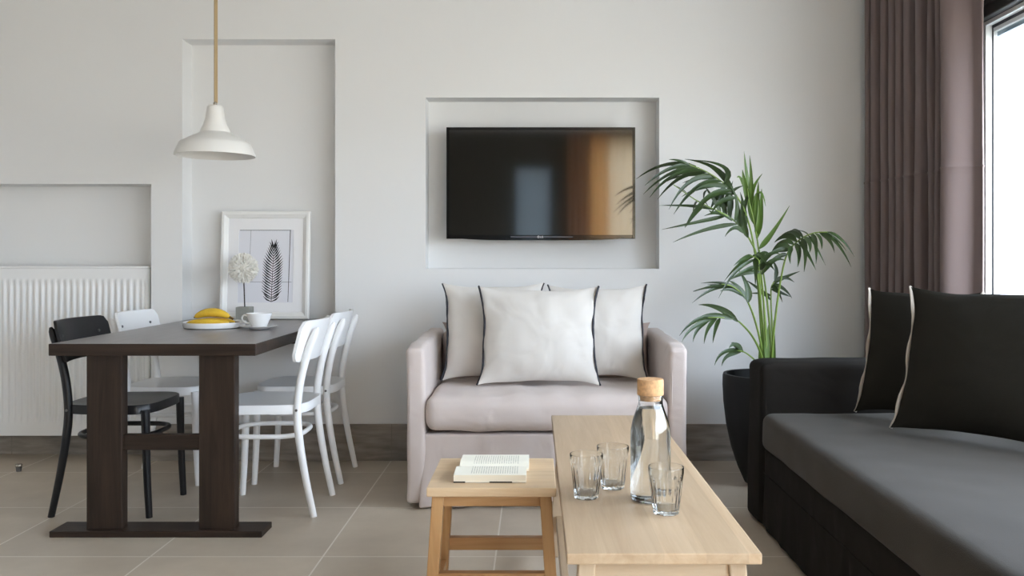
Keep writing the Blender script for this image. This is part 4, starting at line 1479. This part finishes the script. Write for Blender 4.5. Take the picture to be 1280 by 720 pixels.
def tumbler_profile():
    out = [(0.0, 0.0), (0.026, 0.0), (0.0285, 0.002), (0.0295, 0.006), (0.0300, 0.012), (0.0388, 0.085), (0.0397, 0.092), (0.0400, 0.104), (0.0396, 0.1055)]
    inn = [(0.0386, 0.1055), (0.0384, 0.104), (0.0381, 0.092), (0.0370, 0.085), (0.0280, 0.014), (0.0255, 0.0105), (0.0, 0.0100)]
    return out + inn
def make_tumbler(loc, rot, label):
    t = tag(obj('tumbler', None_bm(), M['glass'], None, angle=35), label, 'glass', 'fluted tumblers on the bench')
    t.location = loc; t.rotation_euler = (0, 0, rot)
    return t
def None_bm():
    bm = bmesh.new()
    prof = tumbler_profile()
    # subdivide the outer wall so that the flutes fade in and out
    o1 = prof[:4]
    wall = []
    for i in range(13):
        s = i / 12
        wall.append((0.0300 + (0.0388 - 0.0300) * s, 0.012 + 0.073 * s))
    seg = 144
    full = o1 + wall + prof[6:]
    add_lathe(bm, full, seg)
    for v in bm.verts:
        z = v.co.z
        r = math.hypot(v.co.x, v.co.y)
        if 0.010 < z < 0.086 and r > 0.0288 + (z - 0.012) * 0.1205 - 0.0004:
            a = math.atan2(v.co.y, v.co.x)
            k = min(1, (z - 0.010) / 0.006, (0.086 - z) / 0.006)
            f = 1 - 0.0012 * k * (0.5 - 0.5 * math.cos(18 * a)) / r
            v.co.x *= f; v.co.y *= f
    return bm
def gl(px, py_base, f_over_d):
    d = F / f_over_d
    return Vector((at(px, py_base, d).x, d, BZ + 0.0008))
t0 = make_tumbler(gl(733, 622, 522), 0.1, 'clear fluted tumbler on the bench, nearest the stool')
for loc, rot, lab in ((gl(766, 611, 501), 0.3, 'clear fluted tumbler on the bench between the carafe and the other tumblers'),
                      (gl(832.5, 642, 556), 0.2, 'clear fluted tumbler standing in front of the water carafe')):
    c = t0.copy(); COL.objects.link(c)
    c.location = loc; c.rotation_euler = (0, 0, rot); c['label'] = lab

# ------------------------------------------------------------------ potted palm
PD = 4.17
pcx = at(956, 470, PD).x
pm = thing('potted_palm', 'tall green kentia palm in a matt black pot between loveseat and sofa', 'plant', (pcx, PD, 0))
RZ = 0.525
pot_out = [(0.0, 0.0), (0.085, 0.0), (0.095, 0.006), (0.128, 0.08), (0.158, 0.17), (0.182, 0.28), (0.195, 0.39), (0.199, 0.47), (0.198, 0.515), (0.195, RZ)]
pot_in = [(0.180, RZ), (0.178, 0.51), (0.178, 0.45), (0.0, 0.449)]
obj('pot', add_lathe(bmesh.new(), pot_out + pot_in, 64), M['pot'], pm, angle=40)
bm = bmesh.new()
add_lathe(bm, [(0.0, 0.475), (0.06, 0.474), (0.12, 0.470), (0.1775, 0.462)], 40)
for v in bm.verts:
    v.co.z += 0.006 * noise.noise(Vector((v.co.x * 30, v.co.y * 30, 0)))
obj('soil', bm, M['soil'], pm)

POFF = Vector((pcx, PD, 0))
rl = random.Random(11)
def P3(px, py, dd=0.0):
    return at(px, py, PD + dd) - POFF

def add_leaflet(bm, pts, width, mi=0, fold=0.35, twist=None):
    """A long narrow leaflet along the given points, folded along its midrib."""
    n = len(pts)
    prev = None
    for i in range(n):
        s = i / (n - 1)
        t = (pts[min(i + 1, n - 1)] - pts[max(i - 1, 0)]).normalized()
        ref = twist if twist is not None else Vector((0, -1, 0.3))
        side = t.cross(ref)
        if side.length < 1e-3:
            side = t.cross(Vector((1, 0, 0)))
        side.normalize()
        nrm = side.cross(t).normalized()
        w = width * (min(1, 0.25 + s * 4.5) if s < 0.2 else 1) * (max(0.02, 1 - max(0, s - 0.35) / 0.65) ** 0.75)
        c = pts[i]
        row = [bm.verts.new(c + side * w / 2 + nrm * w * fold * 0.5), bm.verts.new(c), bm.verts.new(c - side * w / 2 + nrm * w * fold * 0.5)]
        if prev:
            bm.faces.new((prev[0], row[0], row[1], prev[1])).material_index = mi
            bm.faces.new((prev[1], row[1], row[2], prev[2])).material_index = mi
        prev = row

def bez(a, b, c, n=9):
    return [a * (1 - t) ** 2 + b * 2 * t * (1 - t) + c * t * t for t in [i / n for i in range(n + 1)]]

def frond(stem_pts, leaflets, r0=0.006, r1=0.002, young=False, n=6):
    """stem_pts: (px, py, depth offset) from the soil to the tip of the midrib.
    leaflets: (base px, py, dd, control px, py, tip px, py, dd tip, width in mm)."""
    o_pts = catmull([P3(*p) for p in stem_pts], n)
    m_ = len(o_pts)
    bm = bmesh.new()
    add_tube(bm, o_pts, [r0 + (r1 - r0) * i / (m_ - 1) for i in range(m_)], 8)
    bl = bmesh.new()
    for (bx_, by_, bd_, cx_, cy_, tx_, ty_, td_, w) in leaflets:
        a, b, c = P3(bx_, by_, bd_), P3(cx_, cy_, (bd_ + td_) / 2), P3(tx_, ty_, td_)
        tw = Vector((rl.uniform(-.5, .5), -1, rl.uniform(-0.1, 0.9)))
        add_leaflet(bl, bez(a, b, c), w * 1.28 / 1000.0, 0, 0.4, tw)
    fo = obj('frond', bl, M['leaf2'] if young else M['leaf'], pm, angle=180)
    st_ = obj('stalk', bm, M['stem'], fo)
    return fo

# 1: the long arching frond towards the television
S1 = [(958, 478, 0), (952, 420, 0), (947, 350, -0.02), (941, 300, -0.05), (930, 262, -0.09), (915, 238, -0.13), (898, 224, -0.16), (880, 213, -0.19), (862, 206, -0.21)]
L1 = []
for bx_, by_, cx_, cy_, tx_, ty_, w, td in (
    (862, 206, 845, 199, 836, 199.5, 12, -0.22), (866, 207, 835, 204, 806, 232, 16, -0.24), (870, 208, 830, 197, 795, 224, 16, -0.10), (874, 210, 838, 208, 804, 243, 16, -0.28),
    (880, 213, 838, 210, 812, 247, 17, -0.3), (884, 215, 850, 212, 822, 249, 18, -0.15), (889, 218, 846, 218, 834, 227, 14, -0.05), (893, 221, 858, 214, 836, 262, 18, -0.33),
    (897, 223, 868, 222, 853, 229, 13, -0.25), (902, 227, 870, 222, 842, 268, 19, -0.35), (906, 230, 872, 232, 852, 246, 15, -0.1), (910, 234, 884, 226, 868, 239, 17, -0.3),
    (914, 238, 880, 237, 856, 284, 20, -0.36), (918, 243, 894, 236, 877, 258, 17, -0.2), (905, 231, 925, 205, 868, 200, 20, -0.08), (912, 238, 905, 205, 856, 199, 22, -0.05),
    (917, 241, 900, 210, 874, 202, 22, -0.02), (921, 247, 896, 248, 889, 268, 17, -0.3)):
    L1.append((bx_, by_, -0.16, cx_, cy_, tx_, ty_, td, w * 1.05))
frond(S1, L1)

# 2: the lower arching frond on the same side
S2 = [(957, 478, 0.02), (952, 400, 0.0), (948, 330, -0.03), (938, 301, -0.06), (921, 279, -0.10), (904, 267, -0.14), (873, 252, -0.20), (842, 231, -0.26)]
L2 = []
for bx_, by_, cx_, cy_, tx_, ty_, w, td in (
    (860, 243, 852, 236, 841, 231, 11, -0.27), (893, 262, 866, 256, 824, 257, 15, -0.2), (907, 270, 880, 276, 827, 287, 15, -0.15), (922, 280, 885, 282, 841, 303, 16, -0.14),
    (880, 255, 872, 262, 856, 285, 14, -0.3), (889, 259, 900, 232, 916, 229, 18, -0.02), (897, 263, 902, 240, 908, 236, 20, -0.08), (905, 268, 905, 238, 930, 232, 22, -0.05),
    (913, 273, 908, 250, 916, 226, 22, -0.12), (918, 277, 925, 250, 913, 232, 20, -0.18), (926, 284, 922, 268, 921, 243, 22, -0.1), (930, 290, 932, 262, 925, 240, 22, -0.02),
    (935, 297, 927, 280, 927, 246, 22, -0.12), (885, 258, 872, 244, 886, 236, 15, -0.28), (876, 253, 868, 248, 866, 268, 11, -0.3), (899, 264, 890, 268, 886, 262, 12, -0.2)):
    L2.append((bx_, by_, -0.12, cx_, cy_, tx_, ty_, td, w))
for bx_, by_, cx_, cy_, tx_, ty_, w, td in (
    (908, 270, 902, 250, 890, 240, 20, -0.1), (901, 266, 892, 248, 880, 232, 18, -0.16), (915, 276, 900, 262, 880, 270, 18, -0.18), (924, 283, 930, 255, 938, 238, 22, 0.0),
    (911, 272, 918, 246, 905, 222, 22, 0.04), (931, 292, 918, 276, 906, 296, 18, -0.2)):
    L2.append((bx_, by_, -0.12, cx_, cy_, tx_, ty_, td, w))
frond(S2, L2)

# 3: the upright young frond
S3 = [(962, 478, 0.03), (958, 420, 0.03), (953, 360, 0.02), (948, 310, 0.0), (942, 275, -0.02), (936, 250, -0.03), (934, 228, -0.03)]
L3 = []
for bx_, by_, cx_, cy_, tx_, ty_, w, td in (
    (935, 235, 932, 215, 930, 189, 18, -0.02), (938, 250, 940, 225, 937, 194, 17, 0.0), (938, 255, 938, 235, 953, 217, 17, 0.03), (940, 262, 950, 222, 957, 258, 18, -0.06),
    (944, 285, 947, 255, 948, 227, 24, 0.02), (946, 298, 952, 268, 952, 236, 26, 0.05), (936, 250, 925, 215, 921, 222, 18, -0.06), (937, 258, 930, 228, 928, 212, 22, -0.05),
    (940, 270, 938, 240, 941, 222, 24, -0.02), (949, 311, 962, 300, 987, 257, 21, 0.02), (945, 292, 950, 285, 948, 250, 22, -0.04), (942, 280, 934, 262, 934, 238, 22, 0.04)):
    L3.append((bx_, by_, -0.01, cx_, cy_, tx_, ty_, td, w))
frond(S3, L3, young=True)

# 4: the frond arching towards the curtain
S4 = [(964, 478, -0.03), (966, 430, -0.04), (972, 375, -0.06), (980, 330, -0.08), (988, 311, -0.09), (1002, 298, -0.10), (1018, 291, -0.12), (1034, 290, -0.14)]
L4 = []
for bx_, by_, cx_, cy_, tx_, ty_, w, td in (
    (1034, 290, 1052, 294, 1068, 321, 15, -0.16), (1030, 290, 1050, 302, 1064, 334, 12, -0.2), (1026, 290, 1046, 296, 1058, 314, 15, -0.1), (1024, 290, 1040, 298, 1043, 316, 16, -0.24),
    (1018, 291, 1028, 298, 1027, 312, 18, -0.26), (1014, 292, 1022, 300, 1020, 330, 18, -0.27), (1010, 294, 1018, 304, 1032, 332, 14, -0.18), (1006, 296, 1014, 304, 1012, 316, 20, -0.25),
    (1002, 298, 1010, 308, 1005, 340, 20, -0.25), (998, 301, 1008, 312, 1020, 338, 16, -0.2), (994, 304, 1002, 314, 997, 334, 20, -0.22), (990, 308, 984, 314, 988, 330, 19, -0.2),
    (1000, 299, 990, 285, 975, 296, 22, 0.02), (996, 302, 984, 288, 968, 303, 24, 0.0), (992, 306, 978, 296, 964, 316, 24, -0.05), (988, 311, 975, 300, 962, 322, 24, -0.08),
    (1010, 294, 1000, 285, 984, 290, 18, 0.03), (986, 313, 974, 308, 952, 325, 20, -0.12), (984, 318, 972, 316, 944, 345, 16, -0.15), (1004, 297, 992, 284, 990, 288, 16, 0.05)):
    L4.append((bx_, by_, -0.11, cx_, cy_, tx_, ty_, td, w))
frond(S4, L4)

# 5: the middle fan behind the stalks
S5 = [(960, 478, -0.01), (957, 420, -0.04), (954, 370, -0.08), (951, 340, -0.12), (948, 325, -0.15), (938, 319, -0.19)]
L5 = []
for bx_, by_, cx_, cy_, tx_, ty_, w, td in (
    (940, 320, 930, 320, 917, 332, 16, -0.24), (942, 321, 925, 325, 905, 352, 14, -0.26), (946, 324, 918, 330, 898, 373, 13, -0.26), (949, 332, 928, 338, 912, 350, 15, -0.24),
    (951, 340, 930, 338, 908, 352, 15, -0.16), (948, 326, 955, 310, 963, 320, 20, -0.14), (950, 332, 962, 312, 976, 318, 22, -0.16), (944, 322, 946, 332, 944, 357, 20, -0.24),
    (952, 343, 966, 318, 982, 326, 22, -0.15), (946, 324, 952, 312, 950, 318, 20, -0.12), (951, 338, 958, 322, 968, 338, 20, -0.2), (942, 321, 948, 314, 958, 330, 22, -0.22)):
    L5.append((bx_, by_, -0.14, cx_, cy_, tx_, ty_, td, w))
frond(S5, L5)

# 6: the left fan half way up
S6 = [(958, 478, -0.03), (953, 440, -0.05), (945, 405, -0.09), (936, 380, -0.13), (928, 368, -0.15), (915, 358, -0.18), (902, 355, -0.2)]
L6 = []
for bx_, by_, cx_, cy_, tx_, ty_, w, td in (
    (935, 378, 938, 360, 923, 337, 26, -0.1), (932, 374, 922, 356, 911, 351, 24, -0.14), (926, 366, 912, 350, 876, 354, 16, -0.2), (922, 362, 900, 354, 866, 364, 16, -0.22),
    (917, 359, 895, 354, 866, 365, 15, -0.28), (914, 358, 890, 356, 865, 379, 13, -0.3), (928, 368, 908, 356, 884, 356, 18, -0.15), (930, 371, 915, 358, 900, 364, 18, -0.2)):
    L6.append((bx_, by_, -0.15, cx_, cy_, tx_, ty_, td, w))
frond(S6, L6)

# 7: the low left frond
S7 = [(959, 478, -0.04), (952, 445, -0.07), (942, 423, -0.12), (930, 408, -0.17), (918, 399, -0.2), (900, 397, -0.24), (885, 397, -0.27)]
L7 = []
for bx_, by_, cx_, cy_, tx_, ty_, w, td in (
    (922, 402, 900, 380, 873, 381, 24, -0.18), (900, 397, 868, 392, 849, 420, 17, -0.3), (895, 397, 862, 404, 852, 428, 16, -0.34), (889, 398, 868, 408, 866, 428, 17, -0.28),
    (896, 398, 882, 408, 880, 430, 15, -0.3), (900, 398, 894, 408, 891, 429, 16, -0.3), (910, 398, 885, 388, 864, 404, 18, -0.22), (916, 399, 898, 392, 880, 396, 18, -0.25)):
    L7.append((bx_, by_, -0.22, cx_, cy_, tx_, ty_, td, w))
frond(S7, L7)

# 8: the lowest frond over the pot rim
S8 = [(960, 476, -0.06), (950, 458, -0.09), (940, 447, -0.12), (930, 440, -0.15), (922, 438, -0.17)]
L8 = []
for bx_, by_, cx_, cy_, tx_, ty_, w, td in (
    (928, 439, 918, 425, 911, 435, 20, -0.2), (930, 440, 900, 432, 893, 457, 17, -0.24), (926, 440, 905, 440, 902, 458, 17, -0.26), (929, 440, 915, 428, 914, 429, 20, -0.15)):
    L8.append((bx_, by_, -0.15, cx_, cy_, tx_, ty_, td, w))
frond(S8, L8)

# 9: the small dark frond behind on the curtain side
S9 = [(966, 478, 0.05), (966, 430, 0.06), (964, 385, 0.06), (964, 360, 0.06), (968, 352, 0.06)]
L9 = []
for bx_, by_, cx_, cy_, tx_, ty_, w, td in (
    (966, 356, 978, 340, 993, 353, 18, 0.06), (965, 356, 980, 358, 990, 373, 20, 0.03), (964, 362, 975, 366, 988, 371, 20, 0.08), (966, 354, 982, 346, 1000, 339, 16, 0.1),
    (964, 358, 972, 358, 978, 378, 16, 0.0), (964, 370, 952, 366, 937, 367, 16, 0.08), (963, 375, 948, 360, 932, 350, 18, 0.1), (968, 350, 974, 335, 964, 324, 16, 0.1)):
    L9.append((bx_, by_, 0.06, cx_, cy_, tx_, ty_, td, w))
frond(S9, L9)

# 10: young spears at the foot
S10 = [(953, 478, -0.05), (952, 455, -0.05), (952, 440, -0.05)]
L10 = [(953, 462, -0.05, 951, 440, 953, 408, -0.06, 24), (957, 462, -0.04, 957, 430, 961, 404, -0.03, 26), (962, 470, -0.03, 960, 440, 958, 418, -0.02, 18), (966, 470, 0.0, 968, 440, 967, 400, 0.0, 16)]
frond(S10, L10, young=True)

# 11: two more bare stalks that carry the upper fronds
for pts in ([(965, 478, 0.01), (963, 420, 0.02), (957, 360, 0.02), (949, 312, 0.0)], [(955, 478, 0.0), (955, 430, 0.0), (950, 370, -0.02), (943, 310, -0.05)]):
    bm = bmesh.new()
    pp = catmull([P3(*p) for p in pts], 6)
    add_tube(bm, pp, [0.0065 - 0.003 * i / (len(pp) - 1) for i in range(len(pp))], 8)
    obj('stalk', bm, M['stem'], pm)

# ------------------------------------------------------------------ daylight
w = bpy.data.worlds.new('daylight')
SC.world = w
w.use_nodes = True
nt = w.node_tree
bg = nt.nodes['Background']
tc = nt.nodes.new('ShaderNodeTexCoord')
sp = nt.nodes.new('ShaderNodeSeparateXYZ')
nt.links.new(tc.outputs['Generated'], sp.inputs[0])
rp = nt.nodes.new('ShaderNodeValToRGB')
rp.color_ramp.elements[0].position = 0.46
rp.color_ramp.elements[0].color = (0.55, 0.52, 0.48, 1)
rp.color_ramp.elements[1].position = 0.56
rp.color_ramp.elements[1].color = (0.85, 0.95, 1.14, 1)
mr = nt.nodes.new('ShaderNodeMapRange')
mr.inputs['From Min'].default_value = -1
mr.inputs['From Max'].default_value = 1
nt.links.new(sp.outputs['Z'], mr.inputs['Value'])
nt.links.new(mr.outputs['Result'], rp.inputs['Fac'])
nt.links.new(rp.outputs['Color'], bg.inputs['Color'])
bg.inputs['Strength'].default_value = 10.0

def portal(name, loc, rot, sx, sy):
    l = bpy.data.lights.new(name, 'AREA')
    l.shape = 'RECTANGLE'; l.size = sx; l.size_y = sy
    l.cycles.is_portal = True
    o = bpy.data.objects.new(name, l); COL.objects.link(o)
    o.location = loc; o.rotation_euler = rot
    return o
portal('window_daylight', (XR + 0.16, (WY0 + WY1) / 2, HZ / 2), (0, PI / 2, 0), HZ, WY1 - WY0)
portal('rear_window_daylight', ((RW[0] + RW[1]) / 2, YR - 0.19, (RW[2] + RW[3]) / 2), (PI / 2, 0, 0), RW[1] - RW[0], RW[3] - RW[2])
portal('rear_door_daylight', ((RD[0] + RD[1]) / 2, YR - 0.19, RD[2] / 2), (PI / 2, 0, 0), RD[1] - RD[0], RD[2])

# ------------------------------------------------------------------ camera and look
cam = bpy.data.cameras.new('camera')
co = bpy.data.objects.new('camera', cam)
COL.objects.link(co)
co.location = (0, 0, H)
co.rotation_euler = (PI / 2, 0, 0)
cam.sensor_width = 36.0
cam.sensor_fit = 'HORIZONTAL'
cam.lens = F / 1280 * 36.0
cam.shift_x = (640 - CX) / 1280
cam.shift_y = -(360 - CY) / 1280
cam.clip_start = 0.05
SC.camera = co

vs = SC.view_settings
SC.display_settings.display_device = 'sRGB'
vs.view_transform = 'Standard'
vs.look = 'None'
vs.gamma = 1.0
vs.use_curve_mapping = False
vs.exposure = 0.24
cy = SC.cycles
cy.use_denoising = True
cy.max_bounces = 14
cy.diffuse_bounces = 6
cy.glossy_bounces = 6
cy.transmission_bounces = 12
cy.transparent_max_bounces = 12
cy.caustics_refractive = True
cy.caustics_reflective = True
cy.blur_glossy = 0.3
cy.sample_clamp_indirect = 6.0
